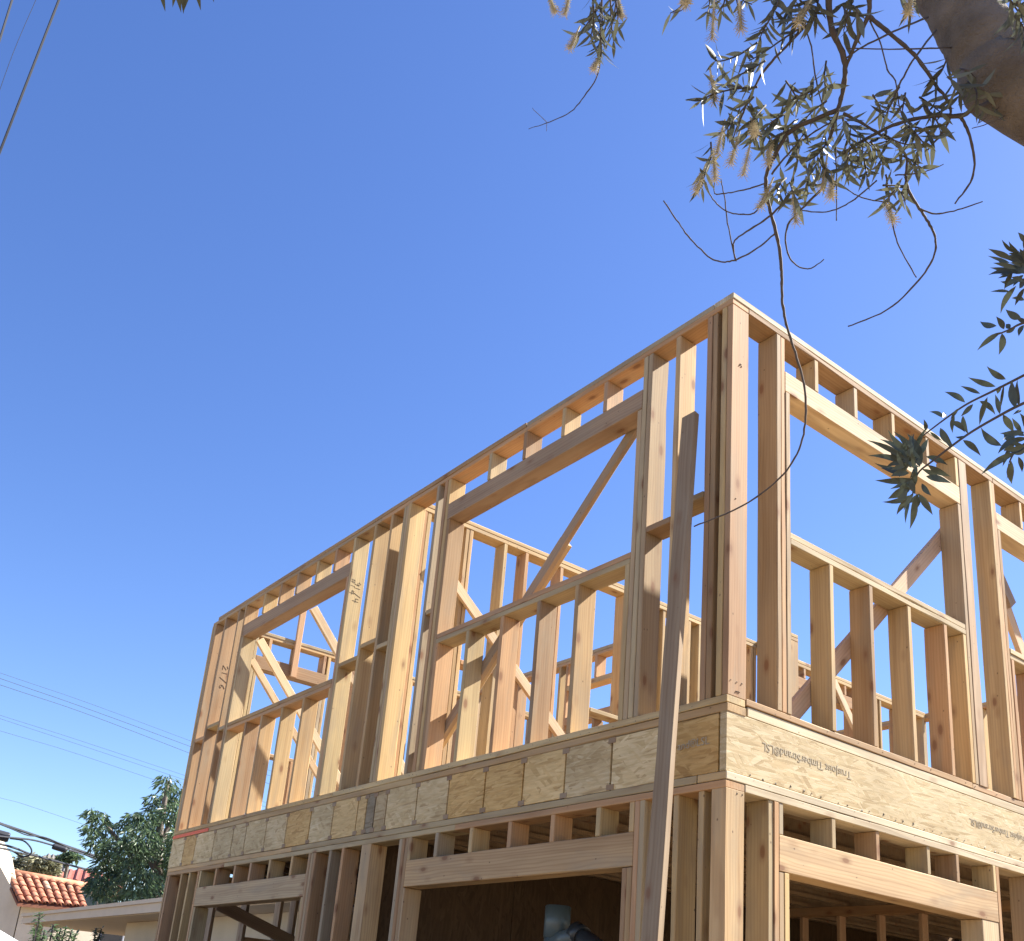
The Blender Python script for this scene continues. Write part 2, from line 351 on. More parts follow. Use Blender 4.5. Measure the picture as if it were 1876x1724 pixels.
bd('top_plate', (-D, .002), (0, 7.6), (2.7800, 2.817), color=(.62, .53, .37))  # paled so the sky glare on this face sits in the colour
# --- floor band
PALE = (1.0, 1.0, 1.0)
J = [-7.585, -7.241, -6.93, -6.45, -6.004, -5.708, -5.274, -4.86, -4.425, -4.038, -3.646, -3.513, -3.387, -3.219, -2.808, -2.42, -2.005, -1.609, -1.216, -.824, -.41]
edges = [-7.618] + J[1:] + [-.047]
tones = [(.86, .80, .72), (1.14, 1.10, 1.02), (1.04, .84, .54), (1.16, 1.03, .80), (1.0, .97, .92), (1.1, 1.07, 1.0)]
for i in range(len(edges) - 1):
    tn = tones[2] if edges[i] > -.5 else rnd.choice(tones); tn = (.55, .56, .62) if abs(edges[i] + 3.513) < .01 else tn
    boxmesh('rim_panel', (edges[i] + .007, 0.0, .002), (edges[i + 1] - .007, .03, .3005), LSL, HOUSE, axis=0, jit=.002, color=tn, c=.002)
boxmesh('rim_board', (-.045, 0.001, .002), (-.003, 7.6, .308), LSL, HOUSE, axis=1, color=(1, 1, 1), c=.002)
def ijoist(x):
    vs, fs = [], []
    for (a, b, z0, z1, y0) in ((-.029, .029, .003, .034, -.003), (-.029, .029, .268, .2995, -.003), (-.005, .005, .034, .268, .02)):
        k = len(vs); y1 = 7.58
        vs += [(x + a, y0, z0 + G), (x + b, y0, z0 + G), (x + b, y0, z1 + G), (x + a, y0, z1 + G), (x + a, y1, z0 + G), (x + b, y1, z0 + G), (x + b, y1, z1 + G), (x + a, y1, z1 + G)]
        fs += [tuple(k + q for q in f) for f in ((0, 1, 2, 3), (7, 6, 5, 4), (0, 4, 5, 1), (1, 5, 6, 2), (2, 6, 7, 3), (3, 7, 4, 0))]
    return mesh_obj('floor_joist', vs, fs, FIRM, HOUSE, color=(.30, .21, .13, 1), origin=(x, 3.8, G + .15))  # joist colour darkened, ceiling shade is put into the wood
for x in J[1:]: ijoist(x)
boxmesh('floor_deck', (-7.61, .143, .305), (-.143, 7.6, .345), PLY, HOUSE, axis=0)
# --- lower storey, wall along X
V0 = -2.43; V = (V0, -.082)
for x in (-7.585, -7.524, -7.164, -6.947, -6.70, -4.345, -4.304, -4.263, -3.995, -3.79, -2.965, -2.922, -2.876, -.604, -.564, -.33, -.160): wall_x('stud', x, V)
bd('post', (-3.51, -3.373), (0, D), V, color=(.50, .35, .19))
bd('corner_post', (-.092, 0), (0, .137), V, color=(.52, .36, .19))
for x in (-6.662, -4.384, -2.858, -.684, -.645): wall_x('trimmer_stud', x, (V0, -.427))
wall_x('cripple_stud', -6.660, (-.243, -.082)); wall_x('cripple_stud', -.645, (-.243, -.082)); wall_x('cripple_stud', -2.835, (-.243, -.082))
for x in (-6.26, -5.835, -5.485, -5.09, -4.66, -2.50, -2.11, -1.708, -1.30, -.905): wall_x('cripple_stud', x, (-.243, -.082))
bd('header', (-6.68, -4.366), (-.001, .137), (-.425, -.245), color=(.46, .34, .20)); bd('header', (-2.855, -.625), (.001, .137), (-.425, -.245), color=(.50, .34, .18))
bd('top_plate', (-7.60, -6.1), (0, D), (-.0815, -.043)); bd('top_plate', (-6.096, -2.3), (0, D), (-.0815, -.043)); bd('top_plate', (-2.296, 0), (0, D), (-.0815, -.043))
bd('top_plate', (-7.60, -4.7), (.001, D), (-.041, -.001)); bd('top_plate', (-4.696, -.19), (.001, D), (-.041, -.001)); bd('top_plate', (-.186, 0), (0, D), (-.041, -.001), axis=0)
bd('bottom_plate', (-7.60, -6.64), (0, D), (V0 - T, V0)); bd('bottom_plate', (-4.366, -2.84), (0, D), (V0 - T, V0)); bd('bottom_plate', (-.66, 0), (0, D), (V0 - T, V0))
# --- lower storey, wall along Y
for y in (.338, .378, 2.502, 2.92, 3.33, 3.74, 4.15, 4.2, 6.3, 6.34, 6.74, 7.15, 7.56): wall_y('stud', y, V)
for y in (.419, .458): wall_y('trimmer_stud', y, (V0, -.427))
wall_y('post', 2.384, (V0, -.427), w=.186, color=(.54, .41, .25))
for y in (.417, .85, 1.247, 1.749, 2.046, 2.462, 4.6, 5.0, 5.4, 5.8): wall_y('cripple_stud', y, (-.243, -.082), w=.034)
bd('header', (-.137, .001), (.399, 2.480), (-.425, -.245), color=(.54, .38, .215)); bd('header', (-.137, .001), (4.22, 6.28), (-.425, -.245))
bd('top_plate', (-D, 0), (.139, 3.6), (-.0815, -.043), color=(.60, .50, .34)); bd('top_plate', (-D, 0), (3.604, 7.6), (-.0815, -.043))
bd('top_plate', (-D, .001), (.0, 7.6), (-.041, -.001), color=(.62, .53, .37))  # paled for glare like the upper storey plate
bd('bottom_plate', (-D, 0), (.139, .48), (V0 - T, V0)); bd('bottom_plate', (-D, 0), (2.30, 4.2), (V0 - T, V0)); bd('bottom_plate', (-D, 0), (6.3, 7.6), (V0 - T, V0))
# --- partition across the upper storey (face at X=-3.44)
PX1 = -3.44
for y in (.163, .207, .60, .64, 1.01, 1.25, 1.66, 2.07, 2.48, 2.90, 3.00, 3.36, 3.51, 4.32, 4.37, 4.95, 6.12, 6.56, 6.64, 7.05, 7.56): wall_y('stud', y, U, x1=PX1, color=rnd.choice(FIR[:4]))
bd('header', (PX1 - D, PX1 - .002), (4.96, 6.13), (2.485, 2.62)); 
for y in (5.21, 5.58, 5.955): wall_y('cripple_stud', y, (2.622, ZU), x1=PX1)
bd('top_plate', (PX1 - D, PX1), (.142, 7.6), (2.742, 2.7785)); bd('top_plate', (PX1 - D, PX1 + .001), (.142, 7.6), (2.780, 2.817)); bd('bottom_plate', (PX1 - D, PX1), (.142, 7.6), (.347, .3885))
for a, b, z in ((3.04, 3.33, 1.56), (2.10, 2.45, 1.47), (.66, .99, 1.52), (6.66, 7.03, 1.6)): bd('blocking', (PX1 - D, PX1), (a, b), (z, z + T), axis=1)
# --- end wall of the upper storey (inner face at X=-7.48)
EX = -7.48
for y in (.16, .49, 1.43, 1.80, 2.2, 2.6, 3.0, 3.4, 3.8, 4.2, 4.6, 5.0, 5.4, 5.8, 6.2, 6.6, 7.0, 7.56): wall_y('stud', y, U, x1=EX)
for y in (.53, 1.39): wall_y('trimmer_stud', y, (ZP, 2.36), x1=EX)
for y in (.655, .995, 1.37): wall_y('cripple_stud', y, (2.512, ZU), x1=EX)
bd('header', (EX - D, EX), (.511, 1.41), (2.362, 2.51)); bd('window_sill', (EX - D, EX), (.55, 1.37), (1.38, 1.42))
for y in (.8, 1.15): wall_y('cripple_stud', y, (ZP, 1.38), x1=EX)
bd('top_plate', (EX - D, EX), (.142, 7.6), (2.742, 2.7785)); bd('top_plate', (EX - D, EX + .001), (.142, 7.6), (2.780, 2.817)); bd('bottom_plate', (EX - D, EX), (.142, 7.6), (.347, .3885))
wall_y('brace', .985, (2.36, 3.22), x1=EX + .042, d=.038, w=.075)
# --- cross walls on the upper storey
for y0 in (3.43,):
    bd('top_plate', (-7.47, -3.585), (y0, y0 + D), (2.742, 2.7785)); bd('top_plate', (-7.47, -3.585), (y0, y0 + D), (2.780, 2.817)); bd('bottom_plate', (-7.47, -3.585), (y0, y0 + D), (.347, .3885))
    for x in (-7.2, -6.75, -6.35, -5.98, -5.545, -5.42, -4.45, -4.05, -3.62): wall_x('stud', x, U, y0=y0)
    wall_x('cripple_stud', -4.92, (2.478, ZU), y0=y0); wall_x('cripple_stud', -4.92, (ZP, 1.99), y0=y0)
    bd('blocking', (-5.40, -4.47), (y0, y0 + D), (2.412, 2.476)); bd('blocking', (-5.40, -4.47), (y0, y0 + D), (2.0, 2.09))
bd('top_plate', (-3.435, -3.0), (4.38, 4.38 + D), (2.742, 2.7785), axis=0); bd('top_plate', (-3.435, -3.0), (4.38, 4.38 + D), (2.780, 2.817), axis=0)
for x in (-3.38, -3.02): wall_x('stud', x, U, y0=4.38)
for x0, x1 in ((-7.62, 0),):
    bd('top_plate', (x0, x1), (7.605, 7.745), (2.742, 2.7785)); bd('top_plate', (x0, x1), (7.605, 7.745), (2.78, 2.817)); bd('bottom_plate', (x0, x1), (7.605, 7.745), (.35, .3885))
    for i in range(19): wall_x('stud', x0 + .02 + i * .4065 + (.25 if i == 18 else 0), U, y0=7.605)
# --- temporary braces
beam('brace', (-.90, .16, 2.43), (-2.95, .16, .57), (1, 0, 1), .080, .038, FIRM, HOUSE, (.36, .25, .16))  # upper piece darker than the lower, its shade is in the colour
beam('brace', (-1.60, .20, 1.845), (-3.05, .20, .53), (1, 0, 1), .125, .038, FIRM, HOUSE, (.52, .37, .20))
for x, p, q in ((-6.56, (.15, 2.36), (1.92, .40)), (-6.68, (.15, 2.16), (1.75, .40)), (-5.50, (.22, 2.45), (2.05, .42))):
    beam('brace', (x, p[0], p[1]), (x, q[0], q[1]), (0, 1, 1), .089 if x != -6.68 else .07, .038, FIRM, HOUSE, (.66, .50, .31))
beam('brace', (-.16, 2.62, 2.43), (-.16, .62, .40), (0, 1, 1), .105, .038, FIRM, HOUSE, (.56, .38, .25))
beam('brace', (-.165, 3.02, 2.30), (-.165, 3.30, 1.97), (0, 1, 1), .10, .038, FIRM, HOUSE, (.34, .26, .20)); beam('brace', (-.205, 3.22, 2.08), (-.205, 3.95, .9), (0, 1, 1), .10, .038, FIRM, HOUSE, (.60, .42, .27))
beam('brace', (PX1 + .022, .32, 2.33), (PX1 + .022, 2.25, .75), (0, 1, 1), .089, .038, FIRM, HOUSE, (.58, .42, .26))
beam('brace', (PX1 + .022, 5.70, 2.72), (PX1 + .022, 7.3, .8), (0, 1, 1), .089, .038, FIRM, HOUSE, (.66, .50, .32))
# --- lower storey: inside walls, sheathing, slab
for y in (.16, .53, .90, 1.295, 1.475, 1.9, 2.3, 2.7, 3.1, 3.5, 3.9, 4.3, 4.7, 5.1, 5.5, 5.9, 6.3, 6.7, 7.1, 7.56): wall_y('stud', y, V, x1=EX, color=(.42, .30, .20))
bd('top_plate', (EX - D, EX), (.142, 7.6), (-.0815, -.043)); bd('top_plate', (EX - D, EX), (.142, 7.6), (-.041, -.001)); bd('bottom_plate', (EX - D, EX), (.142, 7.6), (V0 - T, V0))
beam('brace', (EX + .022, .55, -.30), (EX + .022, 2.3, -.86), (0, 0, 1), .13, .038, FIRM, HOUSE, (.36, .25, .17))
bd('blocking', (EX - D, EX), (.92, 1.275), (-.66, -.60), axis=1)
for y in [.4 + .4065 * i for i in range(18)]: wall_y('stud', y, V, x1=PX1, color=(.44, .30, .19))
bd('top_plate', (PX1 - D, PX1), (.142, 7.6), (-.0815, -.001)); bd('bottom_plate', (PX1 - D, PX1), (.142, 7.6), (V0 - T, V0))
for i in range(6): boxmesh('wall_sheathing', (PX1 + .002, .15 + i * 1.243, V0), (PX1 + .014, .15 + i * 1.243 + 1.239, -.003), OSB, HOUSE, axis=2, color=(.16, .13, .12))  # tint darkened, the shade of the unlit room is put into the boards
for i in range(7): boxmesh('wall_sheathing', (-7.6 + i * 1.09, 7.748, V0), (-7.6 + i * 1.09 + 1.086, 7.762, .30), OSB, HOUSE, axis=2, color=(.16, .13, .12))  # added to keep daylight out of the ground floor, tint darkened like the partition
for i in range(19): wall_x('stud', -7.58 + i * .4065 + (.25 if i == 18 else 0), V, y0=7.605, color=(.44, .31, .2))
bd('top_plate', (-7.6, 0), (7.605, 7.745), (-.0815, -.001))
for i in range(8): wall_x('stud', -3.3 + i * .4065, (V0, -.082), y0=4.38, d=.089, color=(.46, .30, .19))
bd('top_plate', (-3.435, -.15), (4.38, 4.469), (-.0815, -.001))
for i, z in enumerate((-.62, -1.0, -1.5)):
    for k in range(7): bd('blocking', (-3.28 + k * .4065, -3.28 + k * .4065 + .366), (4.38, 4.469), (z, z + T), axis=0, color=(.44, .28, .18))
boxmesh('foundation_slab', (-7.64, -.02, -2.598), (.02, 7.78, -2.47), GROUND, HOUSE, axis=0, c=.008)
# --- orange paint mark on the end of the floor band, stamps, pencil marks, nails
o = boxmesh('paint_mark', (-7.615, -.0045, .306), (-6.64, -.0022, .340), PAINT, HOUSE, axis=0, color=(1, 1, 1), c=.0008)
def text_mesh(name, s, size, m, loc, ex, ey, parent=HOUSE):
    cu = bpy.data.curves.new(name, 'FONT'); cu.body = s; cu.size = size; cu.extrude = .0004; cu.resolution_u = 3
    to = bpy.data.objects.new(name, cu); COL.objects.link(to)
    bpy.context.view_layer.update(); dg = bpy.context.evaluated_depsgraph_get()
    me = bpy.data.meshes.new_from_object(to.evaluated_get(dg)); bpy.data.objects.remove(to)
    me.materials.clear(); me.materials.append(m)
    ex, ey = Vector(ex).normalized(), Vector(ey).normalized(); M = Matrix((ex, ey, ex.cross(ey))).transposed().to_4x4(); M.translation = Vector(loc) + Vector((0, 0, G))
    o = bpy.data.objects.new(name, me); o.matrix_basis = M; link(o, parent); o.matrix_parent_inverse = Matrix.Translation(-Vector(parent.location)); return o
# the stamp on the short side is upside down
text_mesh('printed_stamp', 'TrusJoist TimberStrand®LSL', .064, PRINT, (-.0018, 1.02, .205), (0, -1, 0), (0, 0, -1))
text_mesh('printed_stamp', 'TrusJoist TimberStrand®LSL', .060, PRINT, (-.0018, 2.92, .17), (0, -1, 0), (0, 0, -1))
text_mesh('printed_stamp', 'and®LSL', .060, PRINT, (-.325, -.0045, .148), (1, 0, 0), (0, 0, 1))
def strokes(name, lines, m, f, r=.0019):
    vs, fs = [], []
    for ln in lines:
        P = [Vector(f(*p)) + Vector((0, 0, G)) for p in ln]
        a, b = tube_data(P, r, 4); k = len(vs); vs += a; fs += [tuple(k + q for q in q_) for q_ in b]
    return mesh_obj(name, vs, fs, m, HOUSE, origin=vs[0])
nine = [[(.035, .05), (.02, .06), (.01, .045), (.02, .03), (.035, .04), (.036, .0)]]
def digits(kind, ox, oy):
    d = {'9': [[(.032, .045), (.018, .06), (.004, .045), (.016, .03), (.032, .045), (.026, .0)]], '1': [[(.01, .06), (.01, 0)]], '/': [[(.03, .075), (0, -.015)]],
         '4': [[(.004, .06), (0, .03), (.032, .03)], [(.024, .06), (.022, 0)]], '#': [[(.01, .06), (.006, 0)], [(.026, .06), (.022, 0)], [(0, .04), (.034, .042)], [(0, .02), (.034, .022)]],
         '6': [[(.028, .06), (.008, .035), (.006, .01), (.02, 0), (.03, .014), (.01, .026)]], '2': [[(.002, .048), (.018, .06), (.03, .044), (.002, 0), (.034, .002)]], 'T': [[(0, .06), (.036, .06)], [(.018, .06), (.016, 0)]], 'L': [[(.004, .06), (.002, 0), (.03, .002)]], 'K': [[(.004, .06), (.002, 0)], [(.03, .06), (.004, .028), (.032, 0)]]}[kind]
    return [[(x + ox, y + oy) for x, y in l] for l in d]
def write(s, f, step=.045):
    L = []
    for i, ch in enumerate(s):
        if ch != ' ': L += digits(ch, i * step, 0)
    return strokes('pencil_mark', L, INK, f)
write('91/4', lambda u, v: (-4.3255, .045 + v, 2.33 - u * 1.2)); write('#14', lambda u, v: (-4.3255, .0 + v * .8 + .005, 2.34 - u * 1.2))
write('21/6', lambda u, v: (-7.2205, .055 + v, 2.20 - u * 1.6)); write('41', lambda u, v: (-6.8655, .05 + v, 2.30 - u * 1.6))
write('TLK', lambda u, v: (-3.4375, 1.17 + v, 1.02 - u * 1.7))
# nails and splinters along the rim
vs, fs = [], []
def nail(P, n, s):
    k = len(vs); n = Vector(n); a = n.orthogonal().normalized(); b = n.cross(a); P = Vector(P) + Vector((0, 0, G)); an = rnd.uniform(0, 6)
    for i in range(3):
        q = an + i * 2.1; vs.append(P + a * (math.cos(q) * s) + b * (math.sin(q) * s * rnd.uniform(.6, 1.6)))
    vs.append(P + n * .004); fs.extend([(k, k + 1, k + 3), (k + 1, k + 2, k + 3), (k + 2, k, k + 3)])
for i in range(60): nail((-.002, .15 + i * .105 + rnd.uniform(-.04, .04), .006 + rnd.uniform(0, .02)), (1, 0, 0), rnd.uniform(.004, .009))
for i in range(40): nail((.001, .2 + i * .17 + rnd.uniform(-.06, .06), -.03 + rnd.uniform(-.03, .02)), (1, 0, 0), .004)
for i in range(26): nail((-.001, .3 + i * .26 + rnd.uniform(-.1, .1), .385), (1, 0, 0), .005)
for i in range(60): nail((-.2 - i * .12 + rnd.uniform(-.05, .05), -.003, .37 + rnd.uniform(-.01, .01)), (0, -1, 0), .004)
for i in range(16): nail((.001, rnd.uniform(.02, .12), rnd.choice((2.35, 2.36, .47, .45, .42, 1.5, -.1))), (1, 0, 0), .005)
mesh_obj('nails', vs, fs, STEEL, HOUSE)['kind'] = 'stuff'

# ------------------------------------------------------------------ plank leaning on the corner
p0, p1 = Vector((-.27, -.035, 2.10)), Vector((.18, -.735, -2.597))
pl = beam('leaning_plank', p0, p1, (.997, .07, 0), .095, .040, FIRM, None, (.31, .225, .14))
tag(pl, 'long plain timber plank leaning against the house wall beside its corner', 'plank')

# ------------------------------------------------------------------ plumbing stack in the ground-floor opening
b0 = PL(1023, 1660, .55); bx, bz = b0.x, b0.z
pipe = empty('vent_pipe', (bx, .55, G - 2.47), 'upright dark grey plastic drain pipe with side branch standing in the ground floor opening', 'pipe')
def pipe_part(name, pts, r, m, n=20): 
    v, f = tube_data(pts, r, n); return mesh_obj(name, v, f, m, pipe, smooth=False, origin=pts[0])
def shade(o):
    o.data.polygons.foreach_set('use_smooth', [len(p.vertices) == 4 for p in o.data.polygons]); return o
R_ = .083
shade(pipe_part('pipe', [(bx, .55, G - 2.47), (bx, .55, bz)], R_ * .94, PIPEM)); 
shade(pipe_part('hub', [(bx, .55, bz - .20), (bx, .55, bz - .005)], R_, PIPEM))
c0 = Vector((bx + .04, .53, bz - .24)); c1 = PL(1062, 1713, .55); c2 = PL(1102, 1742, .55); dv = (c2 - c1).normalized()
shade(pipe_part('branch', [c0 - dv * .02, c1], R_ * .72, PIPEM)); shade(pipe_part('collar', [c1 - dv * .05, c1 + dv * .03], R_ * .80, PIPE2)); shade(pipe_part('branch_pipe', [c1, c2 + dv * .9], R_ * .68, PIPE2))

# ------------------------------------------------------------------ neighbours at the left
def box_data(lo, hi):
    vs = [(x, y, z) for x in (lo[0], hi[0]) for y in (lo[1], hi[1]) for z in (lo[2], hi[2])]
    return vs, [(0, 1, 3, 2), (4, 6, 7, 5), (0, 4, 5, 1), (2, 3, 7, 6), (0, 2, 6, 4), (1, 5, 7, 3)]
def box(name, lo, hi, m, parent=None, **k):
    v, f = box_data(lo, hi); return mesh_obj(name, v, f, m, parent, origin=((lo[0] + hi[0]) / 2, (lo[1] + hi[1]) / 2, (lo[2] + hi[2]) / 2), **k)
nb = empty('flat_roof_house', (-14, 4, 0), 'low beige stucco house with flat roof and deep painted eave', 'house')
zt = G + .10
box('wall', (-15.9, 2.30, 0), (-8.6, 9, zt - .205), STUCCO2, nb)
box('soffit', (-20.8, 1.72, zt - .2), (-8.1, 9.4, zt - .16), FASCIA, nb)
box('fascia_board', (-20.85, 1.66, zt - .19), (-8.1, 1.715, zt - .005), FASCIA, nb)
box('fascia_trim', (-20.87, 1.625, zt - .05), (-8.1, 1.658, zt + .012), FASCIA, nb)
box('roof', (-20.8, 1.72, zt - .155), (-8.1, 9.4, zt + .03), ROOFING, nb)
box('patio_wall', (-20.8, 6.2, 0), (-15.92, 6.35, zt - .205), STUCCO, nb)
d0 = PL(190, 1708, 6.18); d1 = PL(232, 1708, 6.18)
wn = box('window', (d0.x, 6.12, 1.0), (d1.x, 6.195, d0.z), DARKGLASS, nb)
for a in (d0.x - .12, d1.x): box('frame', (a, 6.09, .95), (a + .12, 6.19, d0.z + .02), VANP, wn)
box('post', (-20.5, 1.85, 0), (-20.36, 1.99, zt - .205), FASCIA, nb)

# house with the clay barrel-tile roof
eL, eR = PX(33, 1652, 40), PX(160, 1663, 40.6); rL, rR = PX(8, 1596, 41.6), PX(146, 1622, 42.2)
th = empty('tile_roof_house', (eL.x - 2, eL.y + 3, 0), 'cream stucco house with orange clay barrel tile roof', 'house')
dy = (eR - eL); cols = 9; rows = 6
def barrel(L, r0, r1, n=6):
    vs, fs = [], []
    for i, (x, r) in enumerate(((0, r0), (L, r1))):
        for k in range(n + 1):
            a = math.pi * k / n; vs.append((x, math.cos(a) * r, math.sin(a) * r * .8))
        for k in range(n, -1, -1):
            a = math.pi * k / n; vs.append((x, math.cos(a) * r * .86, math.sin(a) * r * .66))
    m_ = 2 * n + 2
    for k in range(m_): fs.append((k, (k + 1) % m_, m_ + (k + 1) % m_, m_ + k))
    fs.append(tuple(range(m_ - 1, -1, -1))); fs.append(tuple(range(m_, 2 * m_)))
    return vs, fs
slope = ((rL + rR) - (eL + eR)) / 2; sl = slope.length / rows
tv, tf = barrel(sl * 1.25, dy.length / cols * .47, dy.length / cols * .40)
tme = bpy.data.meshes.new('roof_tile'); tme.from_pydata(tv, [], tf); tme.materials.append(TILE); tme.polygons.foreach_set('use_smooth', [len(p.vertices) == 4 for p in tme.polygons])
for c_ in range(cols):
    u = (c_ + .5) / cols; a = eL.lerp(eR, u); b = rL.lerp(rR, u); ex = (b - a).normalized(); ez = ex.cross((eR - eL).normalized()); ez = -ez if ez.z < 0 else ez; ey = ez.cross(ex)
    for r_ in range(rows):
        o = bpy.data.objects.new('roof_tile', tme); tt = ex.copy(); P = a.lerp(b, r_ / rows) + ez * (.02 + .012 * (r_ % 2)) + ey * rnd.uniform(-.01, .01)
        q = Matrix((ex, ey, ez)).transposed().to_4x4() @ Matrix.Rotation(math.radians(2.5), 4, 'Y'); q.translation = P; o.matrix_basis = q; link(o, th); o.matrix_parent_inverse = Matrix.Translation(-Vector(th.location))
        k = rnd.uniform(.75, 1.25); pale = rnd.random() < .25 and r_ > 2; o.color = (k, k * (1.5 if pale else 1), k * (1.7 if pale else 1), 1)
ov = Vector((0, 0, -.05))
mesh_obj('roof_deck', [eL + ov, eR + ov, rR + ov, rL + ov, eL + ov * 3, eR + ov * 3, rR + ov * 3, rL + ov * 3], [(0, 1, 2, 3), (7, 6, 5, 4), (0, 4, 5, 1), (1, 5, 6, 2), (2, 6, 7, 3), (3, 7, 4, 0)], TILE, th, color=(.5, .5, .5, 1))
vd, fd = tube_data([rL - Vector((0, .2, 0)), rR + Vector((0, .3, 0))], .14, 10); mesh_obj('ridge_tile', vd, fd, TILE, th, smooth=True, color=(1.1, 1.25, 1.2, 1))
wx = eL.x - .45
mesh_obj('wall', [(wx, eL.y + .24, 0), (wx, eR.y + 6, 0), (wx, eR.y + 6, eR.z), (wx, eL.y + .24, eL.z), (wx - 7, eL.y + .3, 0), (wx - 7, eR.y + 6, 0), (wx - 7, eR.y + 6, eR.z), (wx - 7, eL.y + .3, eL.z)],
         [(0, 1, 2, 3), (7, 6, 5, 4), (0, 4, 5, 1), (1, 5, 6, 2), (2, 6, 7, 3), (3, 7, 4, 0)], STUCCO, th)
ga, gb = PX(26, 1640, 39.6), PX(-60, 1580, 41)
mesh_obj('gable_wall', [(wx + .02, eL.y + .2, 0), (wx - 6, eL.y + .2 - 5, 0), (wx - 6, eL.y + .2 - 5, gb.z + 1.6), (rL.x, rL.y - .5, rL.z + .55), (wx + .02, eL.y + .2, eL.z - .05), (wx - 6, eL.y + .28, 0), (wx - 6, eL.y + .28, gb.z + 1.6), (rL.x - .3, rL.y + .2, rL.z + .55)],
         [(0, 4, 3, 2, 1), (1, 2, 6, 5), (2, 3, 7, 6), (0, 5, 6, 7, 4), (3, 4, 7), (0, 1, 5)], STUCCO, th)

# houses farther back, on the rise
def far_house(a, b, dist, h, depth, mroof, mwall, label, over=.4):
    P, Q = PX(a[0], a[1], dist), PX(b[0], b[1], dist); ax = Vector((Q.x - P.x, Q.y - P.y, 0)); L = ax.length; ax.normalize(); bk = Vector((-ax.y, ax.x, 0)); bk = bk if bk.dot(Vector((P.x, P.y, 0)) - Vector((CAM.x, CAM.y, 0))) > 0 else -bk
    o = empty('hill_house', (P.x, P.y, 0), label, 'house', 'tiled houses on the rise behind')
    ze = P.z; z0 = 0
    def W(u, v, z): q = Vector((P.x, P.y, 0)) + ax * u + bk * v; return (q.x, q.y, z)
    mesh_obj('wall', [W(.3, .3, z0), W(L - .3, .3, z0), W(L - .3, depth - .3, z0), W(.3, depth - .3, z0), W(.3, .3, ze), W(L - .3, .3, ze), W(L - .3, depth - .3, ze), W(.3, depth - .3, ze)], [(0, 1, 5, 4), (1, 2, 6, 5), (2, 3, 7, 6), (3, 0, 4, 7), (4, 5, 6, 7)], mwall, o)
    # hipped roof whose front face is laid in real tile courses
    A, B, C_, D_ = W(-over, -over, ze), W(L + over, -over, ze), W(L + over, depth + over, ze), W(-over, depth + over, ze); hx = min(depth / 2, L * .3)
    R1, R2 = W(hx, depth / 2, ze + h), W(L - hx, depth / 2, ze + h)
    mesh_obj('roof', [A, B, C_, D_, R1, R2], [(0, 1, 5, 4), (1, 2, 5), (2, 3, 4, 5), (3, 0, 4), (3, 2, 1, 0)], mroof, o, color=(1, .9, .9, 1))
    n = int((L + 2 * over) / .42); vs, fs = [], []
    for i in range(n):
        u = -over + (i + .5) * .42; s = 1.0
        lim = min((u + over) / (hx + over), (L + over - u) / (hx + over), 1.0)
        a0 = Vector(W(u, -over, ze + .02)); b0 = Vector(W(u, -over + (depth / 2 + over) * lim, ze + h * lim + .02))
        v_, f_ = tube_data([a0, b0], .13, 6); k = len(vs); vs += v_; fs += [tuple(k + q for q in f) for f in f_]
    if vs: mesh_obj('tile_rows', vs, fs, mroof, o, color=(1.05, .95, .95, 1))['kind'] = 'stuff'
    for i in range(3):
        u = L * (.2 + .28 * i); box('window', tuple(Vector(W(u, .2, max(.9, ze - 1.9)))), tuple(Vector(W(u + 1.0, .35, ze - .6))), DARKGLASS, o)
    return o
far_house((100, 1612), (215, 1622), 62, 1.15, 9, TILE2, STUCCO, 'far house with a dusky red tile roof just above the barrel tile roof')
far_house((6, 1592), (58, 1590), 75, 1.1, 8, TILE2, STUCCO, 'far house with a small red roof at the left behind the pale gable')
far_house((60, 1592), (122, 1596), 110, 2.0, 9, ROOFING, STUCCO, 'distant pale house with a grey roof under the thick cables')
far_house((-70, 1580), (20, 1580), 120, 2.4, 10, ROOFING, STUCCO, 'distant brownish hill house at the left edge of the view')

# trees and shrubs beyond
def leaf_cloud(name, clumps, count, size, m, parent, droop=.6, seed=3, aspect=.28):
    r = random.Random(seed); vs, fs = [], []; tot = sum(c[1] ** 2 for c in clumps)
    for cpos, cr in clumps:
        n = int(count * cr * cr / tot)
        for _ in range(n):
            while True:
                q = Vector((r.uniform(-1, 1), r.uniform(-1, 1), r.uniform(-1, 1)))
                if .1 < q.length < 1: break
            q *= (.55 + .45 * r.random()) / max(q.length, .3) * q.length ** .5
            P = Vector(cpos) + Vector((q.x * cr, q.y * cr, q.z * cr * .85))
            dirv = Vector((q.x + r.uniform(-.6, .6), q.y + r.uniform(-.6, .6), r.uniform(-.5, .35) - droop)).normalized(); L = size * r.uniform(.6, 1.25)
            sd_ = dirv.cross(Vector((r.uniform(-1, 1), r.uniform(-1, 1), r.uniform(-1, 1)))).normalized() * L * aspect * .5; up = dirv.cross(sd_).normalized() * L * .06
            k = len(vs); vs += [P, P + dirv * L * .45 + sd_ - up, P + dirv * L, P + dirv * L * .45 - sd_ - up]; fs += [(k, k + 1, k + 2), (k, k + 2, k + 3)]
    return mesh_obj(name, vs, fs, m, parent)
def px_clumps(L, d, spread=1.0, seed=1):
    r = random.Random(seed); out = []
    for (x, y, rp) in L:
        dd = d + r.uniform(-spread, spread); out.append((PX(x, y, dd), rp * dd / 1878.0))
    return out
tb = PX(285, 1724, 24); tree = empty('leafy_tree', (tb.x, tb.y, 0), 'dark green leafy tree behind the flat roofed house at the left end of the frame', 'tree')
